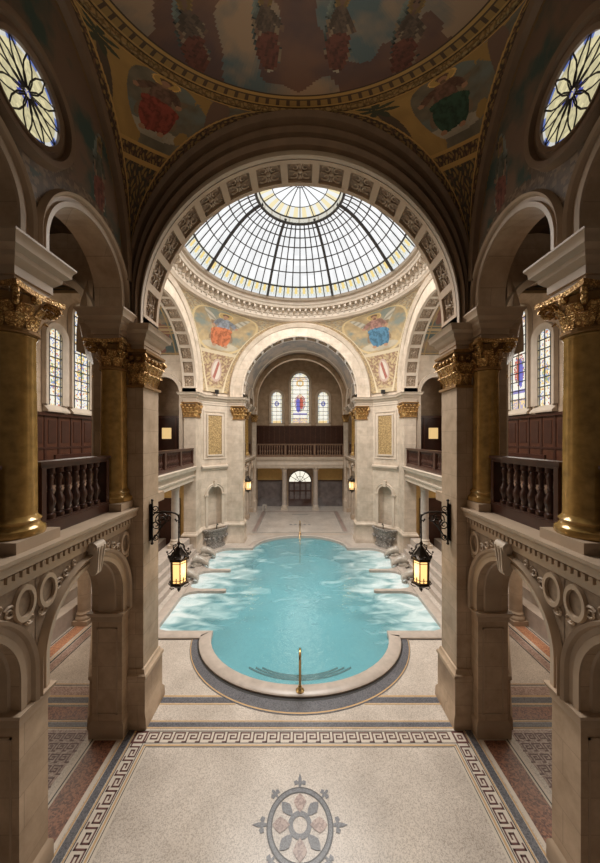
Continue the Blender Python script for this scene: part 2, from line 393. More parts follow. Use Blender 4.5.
def figure(x, y, robe, robe2, bg, skin=(.45, .27, .17), halo=(.62, .40, .12), wing=None, night=1.0):
    """a seated robed figure with a halo; x,y in about -1..1; returns colour"""
    n = fbm(x*4+3, y*4+7); n2 = fbm(x*2+1, y*2+2)
    f1 = .55+.6*abs(sin((x-.25*y)*11+n*9)); f2 = .6+.5*abs(sin((x+.5*y)*9+n*8))
    c = scl(bg, .65+.8*n)
    if n2 > .55: c = lerp(c, (.22, .25, .22), min(1, (n2-.55)*5))
    if wing and (ell(x, y, -.46, .30, .12, .52, .55) or ell(x, y, .48, .28, .12, .52, -.55)): c = scl(wing, .6+.7*abs(sin(y*13+x*9)))
    if ell(x, y, .02, -.80, .72, .15): c = scl((.46, .40, .30), .7+.6*n)
    if y > -.62 and y < .2 and abs(x+.02) < .40+.06*sin(y*9): c = scl((.27, .19, .12), .7+.5*n)
    h = sqrt((x+.02)**2+(y-.60)**2)
    if h < .24: c = halo
    if h < .205: c = scl(halo, .68)
    if abs(x) < .13+.11*(.42-y)/.5 and -.15 < y < .42: c = scl(robe2, f2)
    if ell(x, y, -.24, .20, .085, .26, -.5) or ell(x, y, .30, .16, .08, .26, .75): c = scl(robe2, f2*.8)
    if ell(x, y, .46, .02, .06, .06) or ell(x, y, -.36, -.02, .06, .07): c = skin
    if ell(x, y, -.05, -.22, .40, .17, .15): c = scl(robe, f1*1.05)
    if ell(x, y, -.24, -.48, .17, .34, .10) or ell(x, y, .15, -.50, .19, .33, -.16) or ell(x, y, -.03, -.5, .2, .3): c = scl(robe, f1*(.8 if abs(x+.04) < .05 else 1))
    if ell(x, y, -.22, -.80, .08, .05) or ell(x, y, .22, -.80, .08, .05): c = skin
    if abs(x+.02) < .045 and .38 < y < .5: c = scl(skin, .8)
    if ell(x, y, -.02, .57, .085, .125): c = skin
    if ell(x, y, -.02, .64, .11, .10) and not ell(x, y, -.02, .55, .075, .10): c = scl(skin, .35)
    if ell(x, y, -.02, .45, .05, .06) and robe[0] < .1: c = scl(skin, .45)
    return c

# ------------------------------------------------------------------ floor and pool outline
def pool_half():
    p = []
    for i in range(17):
        t = pi/2*i/16; p.append((2.95*sin(t), 10.5-2.3*cos(t)))
    p += [(4.55, 10.5), (4.80, 10.58), (4.93, 10.85)]
    p += [(4.93, 17.3)]
    for i in range(1, 7):
        t = pi/2*i/6; p.append((4.93-.9*(1-cos(t)), 17.5+.9*sin(t)))
    p += [(2.8, 18.4)]
    for i in range(1, 15):
        t = pi/2*i/14; p.append((2.8*cos(t), 18.4+2.3*sin(t)))
    return p
ph = pool_half()
POOL = ph+[(-x, y) for x, y in reversed(ph[1:-1])]
def offset(path, o):
    n = len(path); out = []
    for i in range(n):
        a = Vector(path[i-1]); b = Vector(path[i]); c = Vector(path[(i+1) % n])
        d1 = (b-a).normalized(); d2 = (c-b).normalized()
        n1 = Vector((d1.y, -d1.x)); n2 = Vector((d2.y, -d2.x)); m = (n1+n2).normalized()
        m = m/max(.5, m.dot(n1)); out.append((b.x+m.x*o, b.y+m.y*o))
    return out
mb = MB()
rect = [(-14, -1), (14, -1), (14, 32), (-14, 32)]
pts = [Vector((x, y, 0)) for x, y in rect]; hole = [Vector((x, y, 0)) for x, y in offset(POOL, .1)]
tri = tessellate_polygon([pts, hole]); allp = pts+hole
mb.v = [tuple(p) for p in allp]
for t in tri: mb.face(t)
fl = mb.build('floor', 'floor'); struct(fl, 'cream terrazzo floor running under the arcades and around the pool', 'floor')

pool = thing('pool', 'turquoise steaming pool with rounded lobed ends set into the floor', 'pool')
mb = MB(); mb.mold(POOL, [(.38, 0), (.38, .05), (.35, .075), (.03, .075), (0, .055), (0, -.16)], closed=True)
mb.build('coping', 'coping', pool, 40)
mb = MB(); mb.mold(POOL, [(0, -.1), (0, -1.3)], closed=True); mb.prism(POOL, -1.32, -1.3)
mb.build('basin', 'tile', pool)
mb = MB(); mb.poly([(x, y, -.09) for x, y in POOL]); mb.f = []; mb.m = []; mb.c = []
for t in tessellate_polygon([[Vector((x, y, 0)) for x, y in POOL]]): mb.face(t)
wo = mb.build('water', 'water', pool)
if wo.data.polygons[0].normal.z < 0: wo.data.flip_normals()
for k in range(3):
    mb = MB(); o = .50+.28*k; zt = -.22-.16*k; P = []
    for i in range(-12, 13):
        t = radians(42)*i/12
        P.append(((2.95-.02)*sin(t), 10.5-(2.28)*cos(t), (2.95-o)*sin(t)*.92, 10.5-(2.3-o)*cos(t)))
    mb.grid([[(a, b, zt) for a, b, c, d in P], [(c, d, zt) for a, b, c, d in P], [(c, d, zt-.2) for a, b, c, d in P]])
    so = mb.build('step', 'tile', pool)
    mb = MB(); mb.tube([(c, d, zt+.01) for a, b, c, d in P], .03, 5); mb.build('step_edge', 'grey_marble', pool)
for s in (-1, 1):
    for y, x1 in ((13.4, 3.2), (15.45, 3.45)):
        mb = MB(); pr = []
        for i in range(13):
            t = pi*i/12; pr.append((s*(x1+.1-.1*sin(t)), y-.1*cos(t)))
        pr = [(s*4.95, y-.45), (s*4.75, y-.2), (s*4.4, y-.1)]+pr+[(s*4.4, y+.1), (s*4.75, y+.2), (s*4.95, y+.45)]
        mb.prism(pr, -.35, .02); mb.build('divider', 'coping', pool)
settle(pool, (0, C+.8, 0))

# carved water spouts on the coping
k = 0
for s in (-1, 1):
    for y, lab in ((14.3, 'nearest'), (15.9, 'middle'), (17.2, 'farthest')):
        t = thing('water_spout', 'carved stone water spout, %s of the three along the %s pool edge' % (lab, SIDE[s]), 'water spout', group='stone spouts on the pool edge')
        mb = MB(); P = []
        for i in range(9):
            a = i/8; x = 5.45-.75*a; zc = .34+.12*sin(a*pi)-.22*a; r = .2-.07*a
            P.append([(s*x, y+r*1.1*cos(2*pi*j/12), zc+r*sin(2*pi*j/12)) for j in range(12)])
        mb.grid(P, closed=True); mb.poly(P[0]); mb.poly(P[-1]); mb.box(*sorted((s*5.4, s*5.02)), y-.26, y+.26, .0, .2)
        mb.build('body', 'spout', t, 40)
        mb = MB(); mb.lathe(s*5.35, y, [(.3, .075), (.3, .12), (.22, .16), (.15, .3), (.2, .42), (.12, .55), (.001, .6)], 14)
        mb.build('head', 'spout', t, 40)
        settle(t, (s*5.2, y, 0))

# ------------------------------------------------------------------ floor inlay
inl = {}
def I(m):
    if m not in inl: inl[m] = MB()
    return inl[m]
def strip(m, x0, x1, y0, y1, z=.004): I(m).box(min(x0, x1), max(x0, x1), y0, y1, -.01, z)
def both(m, x0, x1, y0, y1, z=.004):
    for s in (-1, 1): strip(m, s*x0, s*x1, y0, y1, z)
# round the front lobe
def lobe(m, o0, o1, z=.004, amax=87):
    P = [[], []]
    for i in range(-40, 41):
        t = radians(amax)*i/40
        for k, o in ((0, o0), (1, o1)): P[k].append(((2.95+.36+(o-.36)*.55)*sin(t), 10.5-(2.3+o)*cos(t), z))
    I(m).grid(P)
lobe('black', .36, .47, .010); lobe('slate', .47, .78, .009); lobe('gold_line', .78, .82, .009); lobe('slate', .82, .85, .009)
both('black', 3.3, 5.3, 10.10, 10.17, .008)
both('gold_line', 1.6, 12, 7.88, 7.92); both('slate', 1.6, 12, 7.70, 7.86); both('gold_line', 1.6, 12, 7.65, 7.68)
strip('gold_line', -12, 12, 7.19, 7.215); strip('slate', -12, 12, 7.06, 7.17); strip('gold_line', -12, 12, 7.02, 7.045)
# the near field: key borders
strip('cream', -3.66, 3.66, 6.60, 6.98, .003)
both('cream', 3.66, 3.24, 2, 6.60, .003)
strip('black', -3.66, 3.66, 6.945, 6.965, .005); strip('black', -3.40, 3.40, 6.675, 6.69, .005); strip('gold_line', -3.36, 3.36, 6.62, 6.65, .005); strip('black', -3.3, 3.3, 6.595, 6.608, .005)
both('black', 3.655, 3.67, 2, 6.965, .005); both('black', 3.385, 3.40, 2, 6.69, .005); both('gold_line', 3.33, 3.36, 2, 6.65, .005); both('black', 3.29, 3.303, 2, 6.60, .005)
both('slate', 3.72, 3.86, 2, 7.02); both('gold_line', 3.68, 3.70, 2, 7.02, .005); both('gold_line', 3.875, 3.90, 2, 7.02, .005)
both('cream', 3.93, 4.60, 2, 6.80, .0035); both('brown_t', 4.0, 4.48, 2, 6.74, .005); both('black', 4.52, 4.545, 2, 6.8, .005)
U = [(0, 0), (0, 4), (4.2, 4), (4.2, 1.3), (1.5, 1.3), (1.5, 2.7), (2.9, 2.7)]
def key(place, length, h, z=.006):
    k = h/4; n = int(length/(5.7*k)); k2 = length/(n*5.7)
    w = k*.30
    for i in range(n):
        pts = [((i*5.7+a)*k2, b*k) for a, b in U]; segs = list(zip(pts[:-1], pts[1:]))+[((((i*5.7-1.5)*k2), 0), ((i*5.7)*k2, 0))]
        for (a0, b0), (a1, b1) in segs:
            x0, x1 = sorted((a0, a1)); y0, y1 = sorted((b0, b1))
            c = [place(x0-w, y0-w), place(x1+w, y1+w)]
            xa, xb = sorted((c[0][0], c[1][0])); ya, yb = sorted((c[0][1], c[1][1]))
            I('red_key').box(xa, xb, ya, yb, -.01, z)
key(lambda a, b: (-3.36+a, 6.71+b), 6.72, .205)
for s in (-1, 1):
    key(lambda a, b: (s*(3.62-b), 6.60-a), 4.4, .19)
    cx, cy = s*3.525, 6.81
    for q, m_ in ((.135, 'red_key'), (.095, 'cream'), (.055, 'red_key'), (.022, 'cream')):
        I(m_).box(cx-q, cx+q, cy-q, cy+q, -.01, .006+(.14-q)*.02)
    # aisle floor seen through the lower arches
    strip('pink_t', s*4.72, s*9, 5.6, 6.98, .003)
    for q in range(6): key(lambda a, b: (s*(4.78+a), 6.74-q*.225+b), 3.4, .155)
    strip('pink_t', s*4.7, s*12, 7.93, 8.20); strip('black', s*4.7, s*12, 8.24, 8.26); strip('gold_line', s*4.7, s*12, 8.28, 8.3)
    strip('brown_t', s*4.75, s*9.4, 7.24, 7.58, .006); strip('black', s*4.7, s*12, 7.6, 7.62, .006)
    x = s*7.0
    strip('black', x, s*7.03, 8.3, 18); strip('pink_t', s*7.05, s*7.28, 8.3, 18); strip('black', s*7.31, s*7.36, 8.3, 18); strip('gold_line', s*7.4, s*7.42, 8.3, 18)
    strip('orange_t', s*7.5, s*7.86, 8.3, 18); strip('black', s*7.9, s*7.93, 8.3, 18)
# chancel floor beyond the pool
for x0 in (3.1,):
    both('pink_t', x0, x0+.28, 21.8, 27.8); both('black', x0-.06, x0-.03, 21.8, 27.8)
strip('pink_t', -3.3, 3.3, 27.6, 27.85); strip('black', -3.3, 3.3, 21.5, 21.56); strip('gold_line', -3.6, 3.6, 21.2, 21.25)
strip('black', -.7, .7, 26.6, 26.7); strip('slate', -.09, .09, 23.2, 23.9)
for i in range(-2, 3): strip('slate', i*.35-.09, i*.35+.09, 23.45, 23.65, .005)
names = {'slate': ('floor_inlay', 'blue grey slate mosaic bands'), 'gold_line': ('floor_inlay', 'thin ochre mosaic lines'), 'black': ('floor_inlay', 'thin black mosaic lines'),
         'cream': ('floor_inlay', 'cream marble strips under the meander border'), 'red_key': ('floor_inlay', 'dark red meander key border'), 'brown_t': ('floor_inlay', 'russet terrazzo strips beside the dark piers'),
         'pink_t': ('floor_inlay', 'pinkish mosaic bands of the aisles'), 'orange_t': ('floor_inlay', 'orange terrazzo strips of the side aisles')}
for m_, b_ in inl.items():
    o = b_.build(names[m_][0], m_); struct(o, names[m_][1]+' let into the terrazzo floor', 'floor inlay')
# rosette
t = thing('floor_medallion', 'compass medallion with pointed finials inlaid in the near terrazzo floor', 'medallion')
mx, my, mr = 0, 5.27, .60
def annulus(mbx, r0, r1, z, cx=mx, cy=my, n=48):
    mbx.grid([[(cx+r*cos(2*pi*i/n), cy+r*sin(2*pi*i/n), z) for i in range(n)] for r in (r0, r1)], closed=True)
mb = MB(); annulus(mb, .55, .57, .006); annulus(mb, .475, .495, .006); mb.build('outline', 'black', t)
mb = MB(); annulus(mb, .495, .55, .005); annulus(mb, .12, .2, .006); mb.build('band', 'slate', t)
for i in range(8):
    a = pi/2+i*pi/4; q = MB(); f = 1.0 if i % 2 == 0 else .75
    P = [(.0, .17), (.07, .25), (.115, .34), (.07, .41), (0, .47), (-.07, .41), (-.115, .34), (-.07, .25)]
    q.poly([(mx+(-y*1)*sin(-a+pi/2)*0+(cos(a)*v-sin(a)*u*f), my+sin(a)*v+cos(a)*u*f, .007) for u, v in P for y in (0,)])
    q.build('petal', 'slate' if i % 2 else 'pink_t', t)
    q = MB()
    P = [(-.02, .57), (.02, .57), (.03, .62), (.10, .60), (.12, .66), (.07, .69), (.035, .66), (.03, .72), (0, .82 if i % 2 == 0 else .74), (-.03, .72), (-.035, .66), (-.07, .69), (-.12, .66), (-.10, .60), (-.03, .62)]
    q.poly([(mx+cos(a)*v-sin(a)*u*f, my+sin(a)*v+cos(a)*u*f, .006) for u, v in P])
    q.build('finial', 'slate', t)
settle(t, (mx, my, 0))

# ------------------------------------------------------------------ capitals, columns
def leaf(mb, base, out, side, h, w, curl=.35):
    base = Vector(base); out = Vector(out); side = Vector(side); up = Vector((0, 0, 1)); P = []
    for i in range(7):
        t = i/6; ww = w*(.55+.6*sin(pi*min(1, t*1.05)))*(1 if t < .85 else .6)
        o = out*(h*curl*(t**2.4)+.015); z = h*(t if t < .85 else .85-(t-.85)*.9)
        P.append([base+o+up*z+side*ww*q+out*(-.02*abs(q)*2) for q in (-.5, -.25, 0, .25, .5)])
    mb.grid(P)
def volute(mb, c, out, side, r):
    c = Vector(c); out = Vector(out); up = Vector((0, 0, 1)); pts = []
    for i in range(19):
        a = i/18*2.1*2*pi*.9; rr = r*(1-.8*i/18); pts.append(c+out*rr*cos(a)+up*rr*sin(a))
    mb.tube(pts, r*.3, 6)
def rect_capital(name, x0, x1, y0, y1, zb, h, parent, skip=()):
    mb = MB(); x0, x1 = sorted((x0, x1))
    mb.box(x0-.01, x1+.01, y0-.01, y1+.01, zb, zb+h*.9)
    mb.mold([(x0, y0), (x1, y0), (x1, y1), (x0, y1)], [(.0, zb), (.05, zb+.01), (.05, zb+.06), (0, zb+.08)], closed=True)
    mb.mold([(x0, y0), (x1, y0), (x1, y1), (x0, y1)], [(.0, zb+h*.92), (.12, zb+h*.93), (.13, zb+h), (0, zb+h)], closed=True)
    mb.cur = 1
    sides = [((x0, y0), (x1, y0), (0, -1, 0), (1, 0, 0)), ((x1, y0), (x1, y1), (1, 0, 0), (0, 1, 0)), ((x1, y1), (x0, y1), (0, 1, 0), (-1, 0, 0)), ((x0, y1), (x0, y0), (-1, 0, 0), (0, -1, 0))]
    for k, (p, q, out, sd) in enumerate(sides):
        if k in skip: continue
        L_ = ((p[0]-q[0])**2+(p[1]-q[1])**2)**.5; n = max(1, round(L_/.21))
        for row, (z0, hh, sh) in enumerate(((.05, .40, .5), (.30, .42, 0))):
            for i in range(n+(1 if row else 0)):
                f = (i+sh)/n
                leaf(mb, (p[0]+(q[0]-p[0])*f+out[0]*.02*row, p[1]+(q[1]-p[1])*f+out[1]*.02*row, zb+h*z0), out, sd, h*hh, .17, .42)
        for i in range(n):
            f = (i+.5)/n; c0 = (p[0]+(q[0]-p[0])*f+out[0]*.06, p[1]+(q[1]-p[1])*f+out[1]*.06, zb+h*.78)
            mb.ball(c0, .055, 8)
    for px, py, ox, oy in ((x0, y0, -1, -1), (x1, y0, 1, -1), (x1, y1, 1, 1), (x0, y1, -1, 1)):
        o = Vector((ox, oy, 0)).normalized()
        volute(mb, Vector((px, py, zb+h*.76))+o*.08, o, None, h*.13)
        leaf(mb, (px, py, zb+h*.08), o, (-o.y, o.x, 0), h*.42, .2, .3)
    return mb.build(name, ['gold_core', 'gold_leaf'], parent)
def round_capital_mb(r, h):
    mb = MB()
    mb.lathe(0, 0, [(r, 0), (r*1.12, .02), (r*1.12, .06), (r*.95, .08), (r*.95, h*.5), (r*1.2, h*.85)], 24)
    n = 8; mb.cur = 1
    for row, (z0, hh, sh, rr) in enumerate(((.07, .42, 0, .97), (.3, .42, .5, 1.0))):
        for i in range(n):
            a = 2*pi*(i+sh)/n; leaf(mb, (r*rr*cos(a), r*rr*sin(a), h*z0), (cos(a), sin(a), 0), (-sin(a), cos(a), 0), h*hh, r*.70, .48)
    for i in range(4):
        a = pi/4+pi/2*i; o = Vector((cos(a), sin(a), 0)); volute(mb, o*r*1.6+Vector((0, 0, h*.72)), o, None, h*.19)
        mb.ball((cos(a-pi/4)*r*1.2, sin(a-pi/4)*r*1.2, h*.82), .07, 8)
    w = r*1.8; pts = []
    for i in range(4):
        a = pi/4+pi/2*i
        for k in range(6):
            f = k/6; p = Vector((cos(a), sin(a)))*w*1.25; q = Vector((cos(a+pi/2), sin(a+pi/2)))*w*1.25
            v = p.lerp(q, f); v = v*(1-.20*sin(pi*f)); pts.append((v.x, v.y))
    mb.prism(pts, h*.88, h)
    return mb
def column(name, label, x, y, zb, ztop, r, caph, shaft, capm, basem, cap_mesh=None, group=None, plinth=True):
    t = thing(name, label, 'column', group=group)
    mb = MB(); w = r*1.42
    mb.box(x-w, x+w, y-w, y+w, zb, zb+.16); mb.build('plinth', 'mould_n' if basem == 'gold_marble' else basem, t); mb = MB()
    mb.lathe(x, y, [(r*1.35, zb+.16), (r*1.40, zb+.20), (r*1.35, zb+.26), (r*1.18, zb+.29), (r*1.12, zb+.33), (r*1.2, zb+.38), (r*1.05, zb+.42), (r, zb+.45)], 28)
    mb.build('base', basem, t, 40)
    mb = MB(); zt = ztop-caph
    mb.lathe(x, y, [(r*1.0, zb+.44), (r*.99, zb+1.5), (r*.93, zt-.05), (r*1.0, zt-.02), (r*.95, zt+.01)], 32)
    mb.build('shaft', shaft, t, 40)
    if cap_mesh is None:
        cm = round_capital_mb(r, caph); o = cm.build('capital', ['gold_core', 'gold_leaf'] if capm == 'gold' else capm, t); cap_mesh = o.data
    else:
        o = bpy.data.objects.new('capital', cap_mesh); COL.objects.link(o); o.parent = t
    o.location = (x, y, zt)
    settle(t, (x, y, zb)); return cap_mesh

# ------------------------------------------------------------------ crossing piers
def pier_poly(s, far):
    p = [(R, 7.1), (R, 7.85), (4.6, 7.85), (A, C-4.6), (A, C-R), (6.5, C-R), (6.4, 9.7), (4.75, 7.1)]
    if far:
        p = [(x, 2*C-y) for x, y in p]
    return [(s*x, y) for x, y in p]
for s in (-1, 1):
    for far in (0, 1):
        poly = pier_poly(s, far)
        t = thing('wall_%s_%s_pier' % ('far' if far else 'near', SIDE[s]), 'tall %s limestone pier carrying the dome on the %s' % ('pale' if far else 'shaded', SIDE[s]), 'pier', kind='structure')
        if far:
            # niche sunk in the diagonal face
            p1 = Vector(poly[2]); p2 = Vector(poly[3]); mid = (p1+p2)/2; d = (p2-p1).normalized()
            wv = Vector((s*.707, .707)); hw = .46; n1 = mid-d*hw; n2 = mid+d*hw
            notch = [tuple(n1)]
            for i in range(1, 12):
                a = pi*i/12; q = mid-d*hw*cos(a)+wv*(hw*1.0*sin(a)+.12); notch.append((q.x, q.y))
            notch.append(tuple(n2)); q1 = n1+wv*.12; q2 = n2+wv*.12
            low = poly[:3]+[tuple(n1), tuple(q1)]+notch[1:-1]+[tuple(q2), tuple(n2)]+poly[3:]
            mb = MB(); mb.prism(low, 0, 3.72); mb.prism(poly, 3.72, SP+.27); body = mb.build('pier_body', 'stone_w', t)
            u = (d.x, d.y); F = FR((mid.x, mid.y), u, (wv.x, wv.y))
            mb = MB(); arch_wall(mb, F, -hw-.01, hw+.01, 3.22, 3.74, .11, [(0, hw, 3.22, hw)]); mb.build('niche_head', 'stone_w', t)
            mb = MB(); ring(mb, F, 0, None, [(hw, hw, 3.22, 0), (hw, hw, 3.22, -.06), (hw+.1, hw+.1, 3.22, -.05), (hw+.13, hw+.13, 3.22, -.09), (hw+.17, hw+.17, 3.22, 0)], 24)
            for sg in (-1, 1): mb.fbox(F, sg*hw, sg*(hw+.24), 3.12, 3.22, -.1, .01); mb.fbox(F, sg*hw, sg*(hw+.17), 0, 3.12, -.05, .01)
            mb.fbox(F, -.09, .09, 3.62, 4.0, -.13, 0)
            mb.build('niche_surround', 'mould', t, 40)
            mb = MB(); mb.fbox(F, -.46, .46, EYE-1.0, EYE+1.38, -.03, .01); mb.build('gold_panel', 'gold_mosaic', t)
            mb = MB()
            for r0, r1, b in ((.46, .54, -.07), (.66, .74, -.04)):
                zt = EYE+1.38+(r0-.46); zl = EYE-1.0-(r0-.46)
                mb.fbox(F, -r1, -r0, zl-.08, zt+.08, b, .01); mb.fbox(F, r0, r1, zl-.08, zt+.08, b, .01)
                mb.fbox(F, -r0, r0, zt, zt+.08, b, .01); mb.fbox(F, -r0, r0, zl-.08, zl, b, .01)
            mb.build('panel_frame', 'mould', t)
            mb = MB(); mb.mold([F(-.87, 0, 0)[:2], F(.87, 0, 0)[:2]], [(0, EYE-1.98), (.04, EYE-1.95), (.05, EYE-1.86), (.16, EYE-1.80), (.17, EYE-1.70), (0, EYE-1.66)], flip=(s < 0))
            mb.build('string_course', 'mould', t, 40)
        else:
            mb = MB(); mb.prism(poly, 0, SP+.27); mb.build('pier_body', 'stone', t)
        # entablature, base
        mb = MB(); z = EYE
        mb.mold(poly, [(0, z+2.0), (.03, z+2.0), (.03, z+2.12), (.05, z+2.13), (.05, z+2.22), (.07, z+2.24), (.12, z+2.30), (.13, z+2.36), (.22, z+2.42), (.23, z+2.49), (.27, z+2.55), (0, z+2.56)], closed=True)
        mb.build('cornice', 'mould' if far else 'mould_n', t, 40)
        mb = MB()
        mb.mold(poly, [(0, 1.32), (.03, 1.30), (.05, 1.22), (.09, 1.19), (.10, 1.12), (.07, 1.08), (.07, .30), (.11, .24), (.12, .02), (.12, 0)], closed=True)
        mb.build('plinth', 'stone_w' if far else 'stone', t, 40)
        # gilded capitals
        yy = sorted((7.1, 7.85)) if not far else (2*C-7.85, 2*C-7.1)
        rect_capital('capital', s*R, s*(R+.62) if far else s*3.92, yy[0], yy[1], EYE+1.15, .86, t, skip=(2,) if not far else ())
        y2 = (C+R, C+R+.7) if far else (C-R-.7, C-R)
        rect_capital('capital', s*A, s*(A+(.67 if far else .25)), y2[0], y2[1], EYE+1.15, .86, t)
        settle(t, (s*4.6, 7.6 if not far else 19.8, 0))

# ------------------------------------------------------------------ the four great arches
STI = .3
def great_arch(name, label, F, th, mat_face, n, near=False, mcoff='mould'):
    t = thing(name, label, 'arch', kind='structure')
    a = MB(); b = MB(); coffers(a, b, F, R, SP+STI-.05, th, n, zb=SP)
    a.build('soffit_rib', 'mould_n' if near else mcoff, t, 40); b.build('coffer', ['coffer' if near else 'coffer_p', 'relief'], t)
    f = MB(); zc = SP+STI-.05
    if near:
        # brown stepped mouldings from the intrados out to the painted vault
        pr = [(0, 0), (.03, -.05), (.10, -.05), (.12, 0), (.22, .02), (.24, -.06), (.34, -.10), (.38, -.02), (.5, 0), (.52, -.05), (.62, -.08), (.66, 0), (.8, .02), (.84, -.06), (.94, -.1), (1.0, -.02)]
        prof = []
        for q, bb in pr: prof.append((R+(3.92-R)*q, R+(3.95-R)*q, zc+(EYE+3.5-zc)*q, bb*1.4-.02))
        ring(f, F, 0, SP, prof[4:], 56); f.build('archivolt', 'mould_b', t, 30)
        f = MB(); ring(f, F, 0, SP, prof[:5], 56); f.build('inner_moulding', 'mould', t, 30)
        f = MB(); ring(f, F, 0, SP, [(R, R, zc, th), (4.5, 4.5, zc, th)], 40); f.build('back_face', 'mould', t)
    else:
        prof = [(R, R, zc, 0), (R, R, zc, -.03), (R+.10, R+.10, zc, -.05), (R+.13, R+.13, zc, -.02), (R+.55, R+.55, zc, -.03), (R+.58, R+.58, zc, -.08), (R+.72, R+.72, zc, -.14), (R+.78, R+.78, zc, -.17), (R+.84, R+.84, zc, -.06), (4.5, 4.5, zc, 0), (4.5, 4.5, zc, .1)]
        ring(f, F, 0, SP, prof, 56); f.build('archivolt', 'stone_w' if mat_face is None else mat_face, t, 30)
        f = MB(); ring(f, F, 0, SP, [(R, R, zc, th), (4.6, 4.6, zc, th)], 40); f.build('back_face', 'mould', t)
    return t
great_arch('wall_near_arch', 'wide dark stepped arch with carved coffered soffit framing the view of the pool', FR((0, 7.1), (1, 0), (0, 1)), .75, None, 15, True)
great_arch('wall_far_arch', 'pale stone arch across the far side of the crossing', FR((0, 2*C-7.85), (1, 0), (0, 1)), .75, None, 15)
for s in (-1, 1):
    great_arch('wall_%s_arch' % SIDE[s], 'pale coffered arch over the %s transept' % SIDE[s], FR((s*A, C), (0, 1), (s, 0)), .75, None, 15)

# ------------------------------------------------------------------ painted pendentives
def pend_surface(cx, cy, sx, sy, ax, ay, b, zs, rz):
    """sx,sy = quadrant signs; returns S(s,t) -> point"""
    def S(s, t):
        ph = t*pi/2; y = b*cos(ph); z = zs+rz*sin(ph)
        rho = sqrt(1+y*y); a0 = atan2(y, 1); al = a0+(pi/2-2*a0)*s
        cxp, cyp = rho*cos(al), rho*sin(al)
        lx, ly = 1+(y-1)*s, y+(1-y)*s
        w = min(1, t*1.6)
        return (cx+sx*ax*(lx+(cxp-lx)*w), cy+sy*ay*(ly+(cyp-ly)*w), z)
    return S
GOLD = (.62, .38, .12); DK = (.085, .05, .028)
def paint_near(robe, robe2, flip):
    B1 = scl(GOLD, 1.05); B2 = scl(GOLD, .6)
    def f(s, t):
        width = .10+1.06*t**1.2; e = min(s, 1-s)*width; top = 1-t; X = (s-.5)*width
        n = fbm(s*9, t*12)
        if e < .014 or top < .012: return B1
        if e < .085: return ornament(X*6, t*5, 24, B2, DK, (.2, .10, .05))
        if e < .098: return B1
        if top < .085: return ornament(s*6.5, t*5, 24, B2, DK, (.2, .10, .05))
        if top < .10: return B1
        if t < .44: return ornament(X*6, t*5, 20, B2, (.07, .06, .04), (.16, .09, .05))
        if t < .455: return B1
        if t < .50: return ornament(X*6, t*5, 24, B2, DK, (.2, .10, .05))
        if t < .512: return B1
        x = X*3.0; y = (t-.74)/.20
        if flip: x = -x
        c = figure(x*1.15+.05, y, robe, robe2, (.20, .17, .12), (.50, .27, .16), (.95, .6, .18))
        infig = ell(x*1.15+.05, y, 0, -.05, .62, .95)
        if not infig:
            if x > .2: c = scl(GOLD, .62+.35*n)
            elif fbm(x*3+9, y*3) > .56: c = scl(GOLD, .75)
            if ell(x, y, .86, -.15, .10, .55, -.15): c = (.12, .08, .05)
            for q in range(7):
                a = q*2*pi/7
                if ell(x, y, .92+.17*cos(a), .5+.22*sin(a), .17, .06, a): c = (.07, .075, .04)
            if ell(x, y, -.95, .1, .16, .9, -.2): c = (.22, .13, .09)
        return c
    return f
def paint_cross(robe, robe2, k=0):
    G2 = (.46, .33, .17); D2 = (.20, .125, .06)
    def f(s, t):
        width = .16+.95*t**1.15; e = min(s, 1-s)*width; X = (s-.5)*width
        n = fbm(s*7+k, t*9)
        if e < .03: return ornament(X*8, t*7, 15, G2, (.30, .21, .12), (.40, .30, .18))
        if e < .042: return (.62, .52, .36)
        if t < .035: return (.5, .4, .26)
        if t < .33:
            if ell(X, t, 0, .19, .050, .10):
                return (.50, .36, .30) if not ell(X, t, 0, .19, .036, .08) else ((.35, .12, .09) if abs(X-.25*(t-.19)) < .012 else (.62, .55, .48))
            return ornament(X*8, t*7, 13, (.50, .38, .21), (.28, .17, .11), (.40, .30, .18))
        if t < .36: return (.60, .50, .36)
        d = sqrt((X/.30)**2+((t-.62)/.27)**2)
        if d < 1:
            return figure(X/.27, (t-.62)/.26, robe, robe2, (.40, .30, .17), (.42, .24, .15), (.66, .47, .2), (.40, .37, .30))
        if d < 1.07: return (.60, .47, .26)
        if t > .965: return (.45, .35, .2)
        return ornament(X*8, t*7, 12, (.46, .35, .2), (.30, .22, .14), (.36, .33, .25))
    return f
def pend(name, label, S, paint, ns, nt_, t0=0.0):
    mb = MB(); P = [[S(j/ns, t0+(1-t0)*i/nt_) for j in range(ns+1)] for i in range(nt_+1)]
    mb.grid(P, col=lambda i, j: paint((j+.5)/ns, t0+(1-t0)*(i+.5)/nt_))
    o = mb.build(name, 'mural', None, 60); return tag(o, label, 'mural', 'painted vault corners')
NB = dict(ax=3.92, ay=2.6, b=1, zs=EYE+3.5, rz=3.95)
NBY = 4.48
for s in (-1, 1):
    pend('mural', 'shadowed vault corner painting of a haloed figure in %s beside a palm, top %s' % (('red', 'left') if s < 0 else ('dark green', 'right')),
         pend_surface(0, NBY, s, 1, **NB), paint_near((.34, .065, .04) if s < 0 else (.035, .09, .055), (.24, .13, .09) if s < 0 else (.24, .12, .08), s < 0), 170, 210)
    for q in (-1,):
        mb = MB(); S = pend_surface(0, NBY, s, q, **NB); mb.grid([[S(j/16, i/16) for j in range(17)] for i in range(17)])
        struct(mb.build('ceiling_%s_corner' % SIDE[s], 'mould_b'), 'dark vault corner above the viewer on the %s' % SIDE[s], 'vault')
CZ = SP+STI-.05
